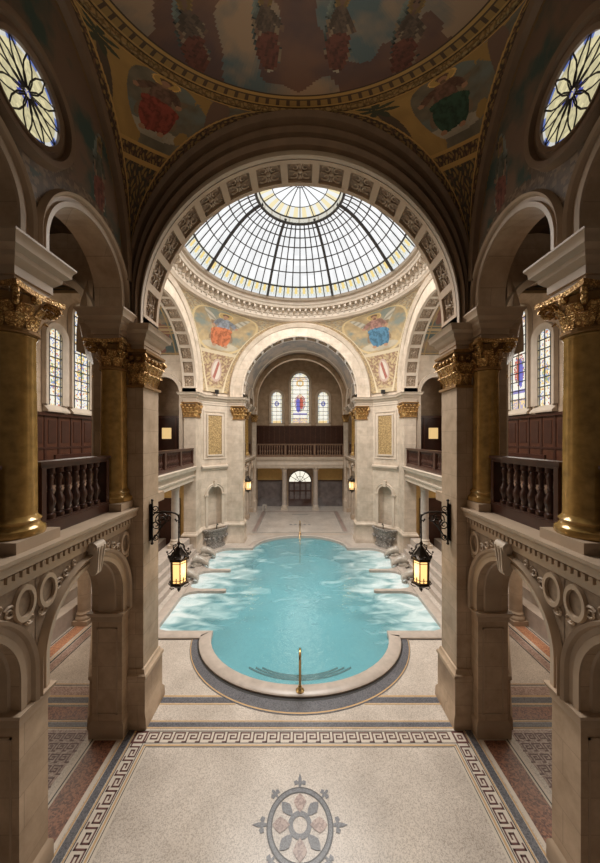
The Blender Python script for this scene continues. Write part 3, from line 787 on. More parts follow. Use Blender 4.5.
for sx, robe, robe2, lab in ((-1, (.50, .16, .07), (.28, .30, .34), 'angel in orange and grey robes left of the far arch'), (1, (.08, .20, .31), (.40, .22, .18), 'figure in blue and pink robes right of the far arch')):
    pend('mural', 'painted dome corner with '+lab, pend_surface(0, C, sx, 1, A, A, 4.5/A, CZ, 4.5), paint_cross(robe, robe2, sx), 180, 170)
    pend('mural', 'painted dome corner on the near side above the %s pier' % SIDE[sx], pend_surface(0, C, sx, -1, A, A, 4.5/A, CZ, 4.5), paint_cross(robe, robe2, sx), 40, 40)
RINGZ = CZ+4.5

# saucer vault of the near bay
def sky_paint(x, y):
    n = fbm(x*1.3+4, y*1.7); c = lerp((.12, .16, .17), (.42, .28, .18), min(1, max(0, (n-.34)*4)))
    if y > .6 and vn(x*2.2, y*3) > .62: c = lerp(c, (.13, .04, .025), .75)
    return c
mb = MB(); P = []
RZ0 = EYE+7.45
for i in range(110):
    r = 1-.95*i/109; P.append([(3.92*r*cos(2*pi*j/300), NBY+2.6*r*sin(2*pi*j/300), RZ0+.35*(1-r*r)) for j in range(300)])
def scol(i, j):
    r = 1-.95*i/109; a = 2*pi*j/300
    if r > .985: return scl(GOLD, 1.0)
    if r > .972: return DK
    if r > .964: return scl(GOLD, .9)
    if r > .915: return scl(GOLD, .62) if j % 3 and r > .925 else (.11, .065, .035)
    if r > .90: return scl(GOLD, .9)
    if r > .893: return DK
    x, y = r*cos(a)*3, r*sin(a)*2.2
    c = sky_paint(x, y)
    for fx in (-1.55, -.45, .6, 1.6):
        q = figure((x-fx)*2.2, (1.75-y)*-1.6+1.0 if False else -(y-1.15)*1.7, (.16, .05, .03), (.14, .09, .06), (0, 0, 0), (.2, .11, .07), (.3, .18, .06))
        if ell((x-fx)*2.2, (y-1.15)*1.7, 0, 0, .5, .85): c = q if sum(q) > .02 else c
    return c
mb.grid(P, closed=True, col=scol)
o = mb.build('ceiling', 'mural', None, 60); struct(o, 'dark painted saucer vault with clouds and figures inside a gold ring overhead', 'ceiling')
mb = MB()
mb.lathe(0, NBY, [(1.0, RZ0-.02), (.99, RZ0-.06), (.975, RZ0-.06), (.97, RZ0+.01)], 96, sx=3.92, sy=2.6)
struct(mb.build('trim_1', 'gold_mosaic', None, 40), 'gilt moulded ring around the shadowed painted vault overhead', 'moulding')

# ------------------------------------------------------------------ main dome
dome = thing('window_1', 'great glazed dome of pale panes between black ribs over the pool', 'dome skylight', kind='structure')
def dome_prof(t):          # t 0..1 from ring to oculus
    r = 5.1+(1.92-5.1)*t; z = EYE+8.5+2.45*sin(t*pi/2*.93)/sin(pi/2*.93)
    return r, z
NR = 7; NPan = 64
def dome_pt(t, a, dr=0):
    r, z = dome_prof(t); return ((r+dr)*cos(a), C+(r+dr)*sin(a), z+dr)
mb = MB(); nt_, na = 42, 384
P = [[dome_pt(i/nt_, 2*pi*j/na) for j in range(na)] for i in range(nt_+1)]
def dcol(i, j):
    t = i/nt_
    if t < .13:
        k = j % 6
        if t < .02: return (.75, .78, .8)
        if k in (2, 3) and .03 < t < .10: return (.85, .66, .25)
        return (.80, .80, .72) if (i+j) % 2 else (.62, .66, .62)
    v = vn(j/6*1.7, int(t*8)*3.1); return scl((.95, .96, .97), .84+.16*v)
mb.grid(P, closed=True, col=dcol)
PO = [[(r*cos(2*pi*j/96), C+r*sin(2*pi*j/96), EYE+11.05+.28*(1-(r/1.8)**2)) for j in range(96)] for r in (1.85, 1.6, 1.3, 1.0, .7, .35, .05)]
mb.grid(PO, closed=True, col=lambda i, j: ((.85, .74, .45) if (j % 4 in (1, 2)) else (.8, .82, .8)) if i < 2 else (.92, .94, .95))
mb.build('pane', 'dome_glass', dome)
mb = MB()
for k in range(8):
    a = 2*pi*(k+.5)/8; mb.tube([dome_pt(i/24, a, -.05) for i in range(25)], .075, 6)
mb.build('main_rib', 'lead', dome)
mb = MB()
for k in range(NPan):
    if k % 8 == 4: continue
    a = 2*pi*k/NPan; mb.tube([dome_pt(i/16, a, -.03) for i in range(17)], .03, 4)
for t in (.13, .30, .45, .60, .73, .86):
    mb.tube([dome_pt(t, 2*pi*j/96, -.03) for j in range(97)],   .05 if t == .13 else .033, 4)
mb.build('glazing_bar', 'lead', dome)
mb = MB()
P = [[(rr*cos(2*pi*j/144), C+rr*sin(2*pi*j/144), z) for j in range(144)] for rr, z in ((1.90, EYE+10.84), (1.86, EYE+11.06))]
mb.grid(P, closed=True, col=lambda i, j: (.42, .38, .30) if j % 6 in (0,) else (.62, .60, .52)); mb.build('oculus_band', 'glass', dome); mb = MB()
for rr, zz in ((1.97, EYE+10.80), (1.85, EYE+11.05)): mb.tube([(rr*cos(2*pi*j/64), C+rr*sin(2*pi*j/64), zz) for j in range(65)], .05, 5)
mb.lathe(0, C, [(1.88, EYE+11.03), (1.82, EYE+11.03), (1.80, EYE+11.08)], 72)
mb.lathe(0, C, [(2.0, EYE+10.87), (1.99, EYE+10.78), (1.90, EYE+10.78), (1.90, EYE+10.87)], 72)
for k in range(16):
    a = 2*pi*k/16; mb.tube([(r*cos(a), C+r*sin(a), EYE+11.0+.28*(1-(r/1.8)**2)) for r in (1.82, 1.2, .6, .02)], .022, 4)
for r in (.25, 1.25):
    mb.tube([(r*cos(2*pi*j/48), C+r*sin(2*pi*j/48), EYE+11.0+.28*(1-(r/1.8)**2)) for j in range(49)], .02, 4)
mb.build('oculus_ring', 'lead', dome)
mb = MB(); e = EYE
mb.lathe(0, C, [(A+.02, e+7.28), (5.70, e+7.33), (5.66, e+7.42), (5.62, e+7.46), (5.62, e+7.62), (5.56, e+7.66), (5.54, e+7.80), (5.50, e+7.82), (5.50, e+7.92), (5.26, e+7.96), (5.24, e+8.08), (5.18, e+8.14), (5.18, e+8.20), (5.28, e+8.24), (5.28, e+8.34), (5.14, e+8.38), (5.10, e+8.52), (5.2, e+8.6)], 128)
mb.build('cornice', 'mould', dome, 30)
mb = MB()
for k in range(96):
    a = 2*pi*k/96; ca, sa = cos(a), sin(a); q = lambda r, w, z: (r*ca-w*sa, C+r*sa+w*ca, z)
    mb.hexa([q(5.3, -.06, e+7.80), q(5.52, -.06, e+7.72), q(5.52, .06, e+7.72), q(5.3, .06, e+7.80), q(5.3, -.06, e+7.95), q(5.52, -.06, e+7.93), q(5.52, .06, e+7.93), q(5.3, .06, e+7.95)])
mb.build('modillion_band', 'mould', dome)
mb = MB()
for k in range(96):
    a = 2*pi*(k+.5)/96; mb.ball((5.57*cos(a), C+5.57*sin(a), e+7.58), .05, 6)
mb.build('bead_band', 'cream', dome)
settle(dome, (0, C, e+8.5))

# ------------------------------------------------------------------ stained glass windows
WIN = [1]
def lancet(F, uc, z0, hw, zs, label, style, parentless=True, sill=True, depth=.0, seed=0):
    WIN[0] += 1
    t = thing('window_%d' % WIN[0], label, 'window', kind='structure')
    cell = .055; nu = max(6, int(2*hw/cell)); H = zs+hw-z0; nz = int(H/cell)
    P = [[F(uc-hw+2*hw*j/nu, z0+H*i/nz, depth) for j in range(nu+1)] for i in range(nz+1)]
    def inside(i, j):
        u = -hw+2*hw*(j+.5)/nu; z = z0+H*(i+.5)/nz
        return z < zs or (u*u+(z-zs)**2) < hw*hw*1.02
    def col(i, j):
        u = (-hw+2*hw*(j+.5)/nu)/hw; z = z0+H*(i+.5)/nz; v = (z-z0)/H
        n = vn(j*1.7+seed*9, i*1.7+seed*5)
        edge = abs(u) > .8 or (z > zs and sqrt((u*hw)**2+(z-zs)**2) > hw*.82)
        if edge: return [(.9, .88, .8), (.75, .68, .4), (.42, .5, .6)][int(n*2.99)]
        c = scl((1.0, .96, .84), .75+.3*n)
        if style == 'figure':
            if v < .1 or .86 < v < .93: c = [(.9, .7, .3), (.45, .38, .5), (.85, .6, .35)][int(n*2.99)]
            if .16 < v < .2: c = (.25, .22, .5)
            if ell(u, v, 0, .40, .62, .17): c = [(.12, .12, .42), (.5, .1, .08), (.75, .7, .6), (.2, .25, .16)][int(n*3.99)]
            if ell(u, v, -.2, .35, .25, .14): c = (.13, .13, .50)
            if ell(u, v, .15, .40, .2, .12): c = (.50, .10, .06)
            if ell(u, v, .05, .55, .2, .035): c = (.8, .6, .4)
            if ell(u, v, 0, .80, .45, .07) and not ell(u, v, 0, .80, .25, .04): c = (.75, .5, .2)
        elif style == 'roundel':
            if ell(u, v, 0, .62, .40, .09) and not ell(u, v, 0, .62, .17, .045): c = (.10, .12, .38)
            if v < .08: c = (.85, .62, .3)
            if n > .82: c = (.85, .75, .45)
        else:
            if n > .70: c = (.85, .62, .25)
            elif n > .60: c = (.30, .36, .62)
            elif n < .14: c = (.55, .16, .10)
            if .28 < v < .55 and abs(u) < .45 and n < .5: c = [(.6, .16, .08), (.22, .28, .55), (.30, .38, .2), (.85, .6, .2)][int(n*7.9) % 4]
        return c
    mb = MB(); mb.grid(P, col=col, mask=inside); pane = mb.build('pane', 'glass', t)
    mb = MB(); b = .018
    for k in range(1, int(H/.42)+1):
        z = z0+k*H/(int(H/.42)+1); w = hw if z < zs else sqrt(max(0, hw*hw-(z-zs)**2))
        mb.fbox(F, uc-w, uc+w, z-b, z+b, depth-.05, depth-.01)
    for u in ((-.8, 0, .8) if hw > .4 else (-.78, .05, .78)):
        zt = zs+sqrt(max(0, hw*hw-(u*hw)**2)); mb.fbox(F, uc+u*hw-b*.7, uc+u*hw+b*.7, z0, zt, depth-.04, depth-.01)
    mb.build('leading', 'lead', pane)
    mb = MB()
    ring(mb, F, uc, z0, [(hw, hw, zs, depth), (hw, hw, zs, depth-.07), (hw+.05, hw+.05, zs, depth-.09), (hw+.09, hw+.09, zs, depth-.12), (hw+.2, hw+.2, zs, depth-.16), (hw+.23, hw+.23, zs, depth-.16), (hw+.26, hw+.26, zs, depth)], 24)
    if sill: mb.hexa([F(uc-hw-.22, z0-.28, depth-.22), F(uc+hw+.22, z0-.28, depth-.22), F(uc+hw+.22, z0-.28, depth), F(uc-hw-.22, z0-.28, depth), F(uc-hw-.22, z0-.22, depth-.22), F(uc+hw+.22, z0-.22, depth-.22), F(uc+hw+.2, z0, depth), F(uc-hw-.2, z0, depth)])
    mb.build('window_frame', 'mould', t, 40)
    settle(t, F(uc, z0, depth)); return t

# ------------------------------------------------------------------ transepts
XO = 9.6
for s in (-1, 1):
    sd = SIDE[s]
    F = FR((s*XO, 0), (0, 1), (s, 0))
    mb = MB(); mb.fbox(F, -1, 20.4, 0, EYE+7.6, .0, .3)
    struct(mb.build('wall_%s_outer' % sd, 'stone_b' if False else 'stone'), 'outer stone wall behind the %s gallery' % sd, 'wall')
    for u, hw, zt, lab, st in ((13.5, .50, 5.05, 'tall central', 'figure' if s > 0 else 'mix'), (12.05, .34, 3.9, 'shorter nearer', 'mix'), (15.35, .34, 3.9, 'shorter farther', 'mix')):
        lancet(F, u, EYE+1.28, hw, EYE+zt, '%s stained glass lancet of the %s gallery wall' % (lab, sd), st, depth=-.02, seed=u*s)
    # wainscot
    t = thing('wainscot', 'red brown panelled wainscot below the %s gallery windows' % sd, 'panelling')
    mb = MB(); mb.fbox(F, 2, 18.3, LEDGE, EYE+.86, -.07, -.005); mb.build('panelling', 'wood_r', t)
    mb = MB(); mb.fbox(F, 2, 18.3, EYE+.84, EYE+.96, -.16, 0); mb.fbox(F, 2, 18.3, LEDGE, LEDGE+.2, -.11, 0); mb.fbox(F, 2, 18.3, EYE-.42, EYE-.34, -.1, 0)
    for i in range(24): 
        y = 2.3+i*.66
        mb.fbox(F, y-.05, y+.05, LEDGE, EYE+.84, -.095, 0)
        mb.fbox(F, y+.14, y+.52, EYE-.2, EYE+.68, -.09, 0)
    mb.build('panel_frame', 'wood', t)
    settle(t, (s*XO, C, LEDGE))
    # barrel vault of the transept, painted
    mb = MB(); rv = 4.25; nx, nn = 40, 120
    P = [[(s*(A+.75+(XO-A-.75)*j/nx), C-rv*cos(radians(28)+radians(124)*i/nn), SP+.1+rv*sin(radians(28)+radians(124)*i/nn)) for j in range(nx+1)] for i in range(nn+1)]
    def vcol(i, j):
        x = j/nx*3; y = i/nn*13
        if j < 3 or j > nx-4: return (.42, .33, .24)
        if i % 20 in (0, 1): return scl((.34, .24, .12), 1)
        if i % 20 in (3, 18) or j in (5, nx-6): return (.30, .2, .08)
        n = fbm(x*2+s*3, y*1.3); 
        c = lerp((.05, .075, .07), (.24, .16, .09), min(1, max(0, (n-.35)*3.5)))
        if vn(x*1.6+7, y*1.2+s) > .78: c = (.16, .06, .035)
        return c
    mb.grid(P, col=vcol); struct(mb.build('ceiling_%s_transept' % sd, 'mural', None, 60), 'dark painted barrel vault over the %s transept' % sd, 'ceiling')
    # end walls with arches, near (open) and far (recess with door)
    for far in (0, 1):
        y0 = C+3.74 if far else C-3.74-.35
        Fe = FR((0, y0), (s, 0), (0, 1))
        mb = MB(); zs_, hw_ = (EYE+2.55, .9) if far else (EYE+3.45, 1.5)
        ucx = 7.7 if far else 7.93
        arch_wall(mb, Fe, 6.5, XO, LEDGE, EYE+7.4, .35, [(ucx, hw_, zs_, hw_)])
        w = mb.build('wall_%s_transept_%s' % (sd, 'far' if far else 'near'), 'stone_w' if far else 'stone')
        struct(w, 'arched end wall on the %s side of the %s transept gallery' % ('far' if far else 'near', sd), 'wall')
        mb = MB(); ring(mb, Fe, ucx, LEDGE, [(hw_, hw_, zs_, -.0), (hw_, hw_, zs_, -.05), (hw_+.12, hw_+.12, zs_, -.08), (hw_+.2, hw_+.2, zs_, -.12), (hw_+.24, hw_+.24, zs_, 0)], 28)
        o = mb.build('moulding', 'mould', w, 40)
    # recess behind the far arch with a dark door
    mb = MB(); mb.box(*sorted((s*6.3, s*9.6)), 19.35, 19.6, LEDGE, EYE+5)
    struct(mb.build('wall_%s_recess' % sd, 'stone'), 'plain recess wall behind the dark door of the %s gallery' % sd, 'wall')
    t = thing('door_%d' % (2 if s < 0 else 3), 'dark wooden gallery door with a lit yellow pane behind the %s balcony' % sd, 'door', kind='structure')
    Fd = FR((s*8.15, 18.9), (1, 0), (0, 1))
    mb = MB(); mb.fbox(Fd, -1.1, 1.1, LEDGE, EYE+1.25, 0, .12); mb.build('door_leaf', 'wood', t)
    mb = MB(); mb.fbox(Fd, -.28, .28, EYE-.05, EYE+.62, -.03, .02); mb.build('pane', 'yellow_pane', t)
    mb = MB()
    for a in (-1.1, -.62, .52, 1.0): mb.fbox(Fd, a, a+.1, LEDGE, EYE+1.25, -.05, 0)
    mb.fbox(Fd, -1.2, 1.2, EYE+1.22, EYE+1.36, -.08, .12); mb.build('door_frame', 'wood_r', t)
    settle(t, (s*8.0, 18.9, LEDGE))
    # gallery slab / ledge of the transept
    mb = MB(); x0, x1 = A, XO
    mb.box(*sorted((s*(x0+.15), s*x1)), 9.3, 19.6, LEDGE-.75, LEDGE-.02)
    struct(mb.build('floor_%s_gallery' % sd, 'wood_l'), 'gallery floor slab across the %s transept' % sd, 'gallery floor')
    mb = MB(); e = LEDGE
    mb.mold([(s*(x0+.12), C-R), (s*(x0+.12), C+R)], [(0, e-.82), (.02, e-.8), (.02, e-.62), (.08, e-.58), (.10, e-.5), (.04, e-.46), (.04, e-.26), (.12, e-.2), (.22, e-.16), (.24, e-.06), (.27, e), (-.3, e)], flip=(s > 0))
    struct(mb.build('trim_%d' % (2 if s < 0 else 3), 'mould', None, 40), 'pale moulded ledge under the %s transept balustrade' % sd, 'ledge')
    # raised stone steps and supporting columns below
    t = thing('steps', 'pale stone steps rising to the columns beside the pool on the %s' % sd, 'steps')
    for k, (xa, za) in enumerate(((5.55, .22), (5.75, .46), (5.95, .70), (6.12, 1.05))):
        mb = MB(); mb.box(*sorted((s*xa, s*6.9)), C-R+.14, C+R-.14, 0 if k == 0 else (.22, .46, .70)[k-1], za); mb.build('step', 'coping', t)
    settle(t, (s*6.2, C, 0))
    for y in (11.4, 15.75):
        column('column', 'smooth pale stone column under the %s balcony, %s one' % (sd, 'nearer' if y < 13 else 'farther'), s*6.35, y, 1.05, LEDGE-.75, .2, .32, 'coping', 'mould', 'mould', group='columns under the side balconies')
    column('column', 'brown column in the %s aisle seen through the lower arch' % sd, s*7.75, 11.1, 0, LEDGE-.75, .2, .35, 'stone_b', 'stone_b', 'stone_b', group='columns under the side balconies')
    # wall at the back of the ground floor
    mb = MB(); mb.box(*sorted((s*8.0, s*8.6)), 6, 18.45, 0, .62); mb.box(*sorted((s*8.4, s*9.58)), 6, 18.45, .62, 1.0)
    tag(mb.build('bench', 'coping'), 'long pale stone bench along the outer wall of the %s aisle' % sd, 'bench')
    mb = MB(); mb.box(*sorted((s*7.0, s*9.6)), 18.6, 18.9, 0, LEDGE-.7); struct(mb.build('wall_%s_lower' % sd, 'ochre_wall'), 'ochre wall under the far end of the %s balcony' % sd, 'wall')
    mb = MB(); mb.box(*sorted((s*7.2, s*9.0)), 18.5, 18.61, 0, 3.0); tag(mb.build('dark_doorway', 'wood'), 'dark panelled doorway under the %s balcony' % sd, 'doorway')

# dark benches on the galleries and small spotlights on the far cornice
for s in (-1, 1):
    t = thing('gallery_bench', 'dark wooden bench before the wainscot of the %s gallery' % SIDE[s], 'bench')
    xs = lambda a, b: sorted((s*a, s*b))
    mb = MB(); mb.box(*xs(7.9, 8.4), 10.6, 13.2, LEDGE+.38, LEDGE+.45); mb.build('seat', 'wood', t)
    mb = MB(); mb.box(*xs(8.38, 8.45), 10.6, 13.2, LEDGE+.4, LEDGE+1.0); mb.build('backrest', 'wood', t)
    for y in (10.6, 13.14):
        mb = MB(); mb.box(*xs(7.9, 8.45), y, y+.06, LEDGE-.02, LEDGE+.7); mb.build('end_panel', 'wood', t)
    settle(t, (s*8.2, 11.9, LEDGE))
    t = thing('spotlight', 'small black spotlight on the cornice of the far %s pier' % SIDE[s], 'spotlight')
    x, y = s*5.02, 2*C-8.68
    mb = MB(); mb.box(x-.11, x+.11, y-.08, y+.12, SP+.12, SP+.36); mb.build('housing', 'black', t)
    mb = MB(); mb.box(x-.02, x+.02, y-.02, y+.06, SP+.0, SP+.13); mb.build('stand', 'black', t)
    settle(t, (x, y, SP))

# transept balustrades (carved dark panels)
def baluster_mesh(h, r):
    mb = MB()
    pr = [(1.0, 0), (1.0, .08), (.6, .10), (.55, .14), (.75, .2), (1.05, .30), (1.0, .38), (.6, .48), (.45, .54), (.6, .57), (.45, .60), (.5, .72), (.75, .80), (.5, .87), (.9, .90), (.9, 1.0)]
    mb.lathe(0, 0, [(a*r, b*h) for a, b in pr], 12); return mb
def balustrade(label, F, a0, a1, z, h, n, r=.07, posts=(0, 1), mat='wood', group=None, panel=False, base=.16, th=.2, shoe=.0):
    t = thing('balustrade', label, 'balustrade', group=group)
    mb = MB(); mb.fbox(F, a0-.04, a1+.04, z+h-.05, z+h, -th*.65, th*.65); mb.fbox(F, a0, a1, z+h-.12, z+h-.05, -th*.5, th*.5); mb.build('handrail', mat, t)
    mb = MB(); mb.fbox(F, a0, a1, z, z+base, -th*.6, th*.6); mb.fbox(F, a0, a1, z+base, z+base+.03, -th*.5, th*.5); mb.build('bottom_rail', mat, t)
    for f in posts:
        a = a0+(a1-a0)*f; mb = MB(); w = .09; mb.fbox(F, max(a0, a-w), min(a1, a+w), z, z+h-.1, -th*.55, th*.55); mb.build('post', mat, t)
    hh = h-.12-base-.03; me = None
    for i in range(n):
        a = a0+(a1-a0)*(i+.5)/n
        if any(abs(a-(a0+(a1-a0)*f)) < .09+r*.5 for f in posts): continue
        if me is None: o = baluster_mesh(hh, r).build('baluster', mat, t, 50); me = o.data
        else: o = bpy.data.objects.new('baluster', me); COL.objects.link(o); o.parent = t
        o.location = F(a, z+base+.03, 0)
    settle(t, F((a0+a1)/2, z, 0)); return t
for s in (-1, 1):
    F = FR((s*(A+.22), 0), (0, 1), (s, 0))
    balustrade('dark wooden balustrade of closely set spindles over the %s transept ledge' % SIDE[s], F, C-R+.05, C+R-.05, LEDGE, 1.02, 44, .062, (0, .25, .5, .75, 1), group='gallery balustrades')

# ------------------------------------------------------------------ nave walls (near bay) and the same beyond the far arch
cap_mesh = None
def nave(s, far):
    global cap_mesh
    sd = SIDE[s]; fn = 'far' if far else 'near'
    Y = (lambda y: 2*C-y) if far else (lambda y: y)
    X0, TH = (4.2 if far else 3.93), .66
    F = FR((s*X0, 0), (0, 1), (s, 0))
    cols = [7.0, 4.55, 2.1] if not far else [7.02, 4.55, 2.1, -.4]
    ctr = [(cols[i]+cols[i+1])/2 for i in range(len(cols)-1)]
    if not far: ctr[0] = 5.82
    ylo = -1 if far else 1.8
    y0, y1 = sorted((Y(ylo), Y(7.1)))
    m_low = 'stone' if not far else 'stone_w'
    # lower arcade
    t = thing('wall_%s_%s_arcade' % (sd, fn), '%s arcade of round arches at floor level on the %s' % ('shaded near' if not far else 'small far', sd), 'arcade', kind='structure')
    zs = EYE-3.84; hw = 1.0; zc_ = zs+.45
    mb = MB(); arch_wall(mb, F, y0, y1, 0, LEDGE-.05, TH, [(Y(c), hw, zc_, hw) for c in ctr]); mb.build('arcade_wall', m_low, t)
    mb = MB()
    for c in ctr:
        ring(mb, F, Y(c), zs, [(hw, hw, zc_, 0), (hw, hw, zc_, -.03), (hw+.08, hw+.08, zc_, -.04), (hw+.09, hw+.09, zc_, -.01), (hw+.16, hw+.16, zc_, -.03), (hw+.18, hw+.18, zc_, -.08), (hw+.22, hw+.22, zc_, -.11), (hw+.24, hw+.24, zc_, 0)], 32)
        if not far: ring(mb, F, Y(c), zs, [(hw-.001, hw-.001, zc_, .12), (hw-.03, hw-.03, zc_, .14), (hw-.03, hw-.03, zc_, .5), (hw-.001, hw-.001, zc_, .52)], 32)
    mb.build('archivolt', 'mould_n', t, 30)
    mb = MB()
    for i in range(len(ctr)+1):
        a = Y(7.1) if i == 0 else Y(ctr[i-1]-hw); b = Y(ctr[i]+hw) if i < len(ctr) else Y(ylo)
        a, b = sorted((a, b)); 
        if b-a < .05: continue
        rectp = [(s*X0, a), (s*X0, b), (s*(X0+TH), b), (s*(X0+TH), a)]
        mb.mold(rectp, [(0, zs-.22), (.02, zs-.2), (.02, zs-.1), (.06, zs-.06), (.08, zs), (0, zs+.02)], closed=True)
        mb.mold(rectp, [(0, .36), (.03, .32), (.05, .28), (.05, 0)], closed=True)
        # sunk panel frames on the jamb faces
        for yy, sg in ((a, -1), (b, 1)):
            for xa, xb, za, zb in ((.1, .13, .5, zs-.35), (TH-.13, TH-.1, .5, zs-.35), (.1, TH-.1, .5, .53), (.1, TH-.1, zs-.38, zs-.35)):
                mb.box(*sorted((s*(X0+xa), s*(X0+xb))), *sorted((yy, yy+sg*.015)), za, zb)
    mb.build('impost', 'mould_n', t, 40)
    mb = MB()
    for i, c in enumerate(ctr):
        y = Y(c); zt_ = LEDGE-.46; zb_ = LEDGE-.93
        mb.tube([F(y-.13, zt_, -.10), F(y+.13, zt_, -.10)], .10, 14)
        mb.tube([F(y-.08, zb_, -.08), F(y+.08, zb_, -.08)], .06, 12)
        mb.hexa([F(y-.07, zb_, -.15), F(y+.07, zb_, -.15), F(y+.07, zb_, .02), F(y-.07, zb_, .02), F(y-.12, zt_, -.18), F(y+.12, zt_, -.18), F(y+.12, zt_, .02), F(y-.12, zt_, .02)])
        for q in (-.8, 0, .8): mb.tube([F(y+q*.11, zt_+.02, -.20), F(y+q*.10, zt_-.16, -.18), F(y+q*.075, zb_+.1, -.155), F(y+q*.065, zb_, -.14)], .018, 6)
        mb.tube([F(y-.14, zt_, -.10), F(y+.14, zt_, -.10)], .05, 10)
    mb.build('keystone', 'mould', t, 60)
    # frieze with relief
    mb = MB()
    for i, c in enumerate(ctr):
        n = 24; r0 = hw+.25; w = 1.24
        us = [-w+2*w*k/40 for k in range(41)]
        zt = LEDGE-.48
        lowz = [zc_+sqrt(max(0, r0*r0-u*u)) if abs(u) < r0 else zc_-.3 for u in us]
        mb.grid([[F(Y(c)+u, min(z, zt), -.012) for u, z in zip(us, lowz)], [F(Y(c)+u, zt, -.012) for u in us]])
    mb.cur = 1
    if not far:
        for i, c in enumerate(ctr):
            for sg in (-1, 1):
                for (du, dz, rr_, tn) in ((.83, 1.48, .08, -1.5), (.66, 1.60, .07, 1.4), (.47, 1.68, .045, -1.4), (1.14, 1.23, .06, 1.5)):
                    pts = []
                    for k in range(17):
                        f = k/16; a = tn*2*pi*f+du*3; q = rr_*(1-.75*f)*1.2
                        pts.append(F(Y(c)+sg*(du+q*cos(a)), zs+dz+q*sin(a), -.025))
                    mb.tube(pts, .02, 4, lambda f: 1.1-.4*f)
    mb.build('carved_spandrel', ['frieze', 'relief'], t)
    mb = MB()
    for i, c in enumerate(ctr):
        for sg in (-1, 1):
            cc = Y(c)+sg*1.05
            P = [[F(cc+rr*cos(2*pi*k/24), zs+1.5+rr*1.5*sin(2*pi*k/24), bb) for k in range(24)] for rr, bb in ((.12, -.015), (.125, -.06), (.17, -.06), (.18, -.012))]
            mb.grid(P, closed=True)
    mb.build('roundel', 'mould_n', t, 40)
    # ledge with dentils
    mb = MB(); e = LEDGE
    path = [(s*X0, y0), (s*X0, y1)]
    mb.mold(path, [(0, e-.50), (.03, e-.48), (.04, e-.42), (.04, e-.36), (.06, e-.34), (.06, e-.26), (.12, e-.22), (.18, e-.2), (.19, e-.1), (.24, e-.05), (.25, e), (-1.2, e), (-1.2, e-.3)], flip=(s > 0))
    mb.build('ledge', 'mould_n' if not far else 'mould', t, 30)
    mb = MB(); n = int((y1-y0)/.11)
    for i in range(n): 
        y = y0+(y1-y0)*(i+.5)/n; mb.fbox(F, y-.03, y+.03, e-.34, e-.25, -.11, -.04)
    mb.build('dentil_band', 'mould_n', t)
    # pilaster strip by the pier
    settle(t, (s*X0, (y0+y1)/2, 0))
    # gallery floor behind and ceiling
    mb = MB(); mb.box(*sorted((s*(X0+.2), s*XO)), y0, max(9.4, y1) if not far else y1, LEDGE-.28, LEDGE-.02)
    struct(mb.build('floor_%s_%s_aisle_gallery' % (sd, fn), 'stone_b'), 'gallery floor over the %s %s aisle' % (fn, sd), 'gallery floor')
    if not far:
        mb = MB(); nn = 30
        P = [[(s*(4.6+5.0*j/10), 9.2-7.0*i/20, EYE+5.2+.9*sin(pi*j/10)) for j in range(11)] for i in range(21)]
        mb.grid(P, col=lambda i, j: ornament(i*.3, j*.3, 5, (.16, .1, .05), (.05, .035, .022), (.09, .06, .03)))
        struct(mb.build('ceiling_%s_gallery' % sd, 'mural', None, 60), 'dim painted ceiling of the near %s gallery' % sd, 'ceiling')
    # gallery arcade: imposts, arches, lunette
    zi = EYE+2.75; zg = EYE+3.1; TW = TH-.1
    t = thing('wall_%s_%s_gallery' % (sd, fn), '%s gallery arches on columns with lunette wall above on the %s' % (fn, sd), 'arcade', kind='structure')
    zt = EYE+7.5; ar = .98; ga = [(cols[i]+cols[i+1])/2 for i in range(len(cols)-1)]
    mb = MB(); arch_wall(mb, F, y0, y1, zi, zt, TW, [(Y(c), ar, zg, ar) for c in ga]); mb.build('lunette_wall', 'stone_b' if far else 'stone', t)
    mb = MB()
    for c in ga: ring(mb, F, Y(c), zi, [(ar, ar, zg, 0), (ar, ar, zg, -.04), (ar+.07, ar+.07, zg, -.05), (ar+.08, ar+.08, zg, -.01), (ar+.14, ar+.14, zg, -.02), (ar+.16, ar+.16, zg, -.08), (ar+.2, ar+.2, zg, -.11), (ar+.24, ar+.24, zg, 0)], 36)
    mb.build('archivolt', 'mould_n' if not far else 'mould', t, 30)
    mb = MB()
    for i, c in enumerate(cols):
        w = .28; a, b = sorted((Y(c)-w, Y(c)+w)); 
        if i == 0: a, b = sorted((Y(7.3), Y(cols[0]-.28)))
        TI = .54; mb.box(*sorted((s*(X0+.02), s*(X0+TI))), a, b, EYE+2.14, zi)
        rp = [(s*(X0+.02), a), (s*(X0+.02), b), (s*(X0+TI), b), (s*(X0+TI), a)]
        mb.mold(rp, [(0, EYE+2.14), (.02, EYE+2.14), (.02, EYE+2.24), (.05, EYE+2.25), (.05, EYE+2.37), (.08, EYE+2.40), (.13, EYE+2.46), (.14, EYE+2.52), (.22, EYE+2.58), (.23, EYE+2.66), (.27, EYE+2.72), (.27, EYE+2.75), (0, EYE+2.76)], closed=True)
    mb.build('impost_block', 'mould_n' if not far else 'mould', t, 30)
    settle(t, (s*X0, (y0+y1)/2, zi))
    # columns
    for i, c in enumerate(cols):
        if (not far and i == 2) or i == 3: continue
        lab = ('gold marble column with gilded capital %s the %s balustrade' % (('at the far end of' if i == 0 else 'at the near end of'), sd)) if not far else 'small gold marble column of the far %s gallery, number %s from the arch' % (sd, ['one', 'two', 'three', 'four'][i])
        cap_mesh = column('column', lab, s*(X0+.28), Y(c), LEDGE, EYE+2.14, .27, .64, 'gold_marble', 'gold', 'gold_marble', cap_mesh, 'gold marble gallery columns')
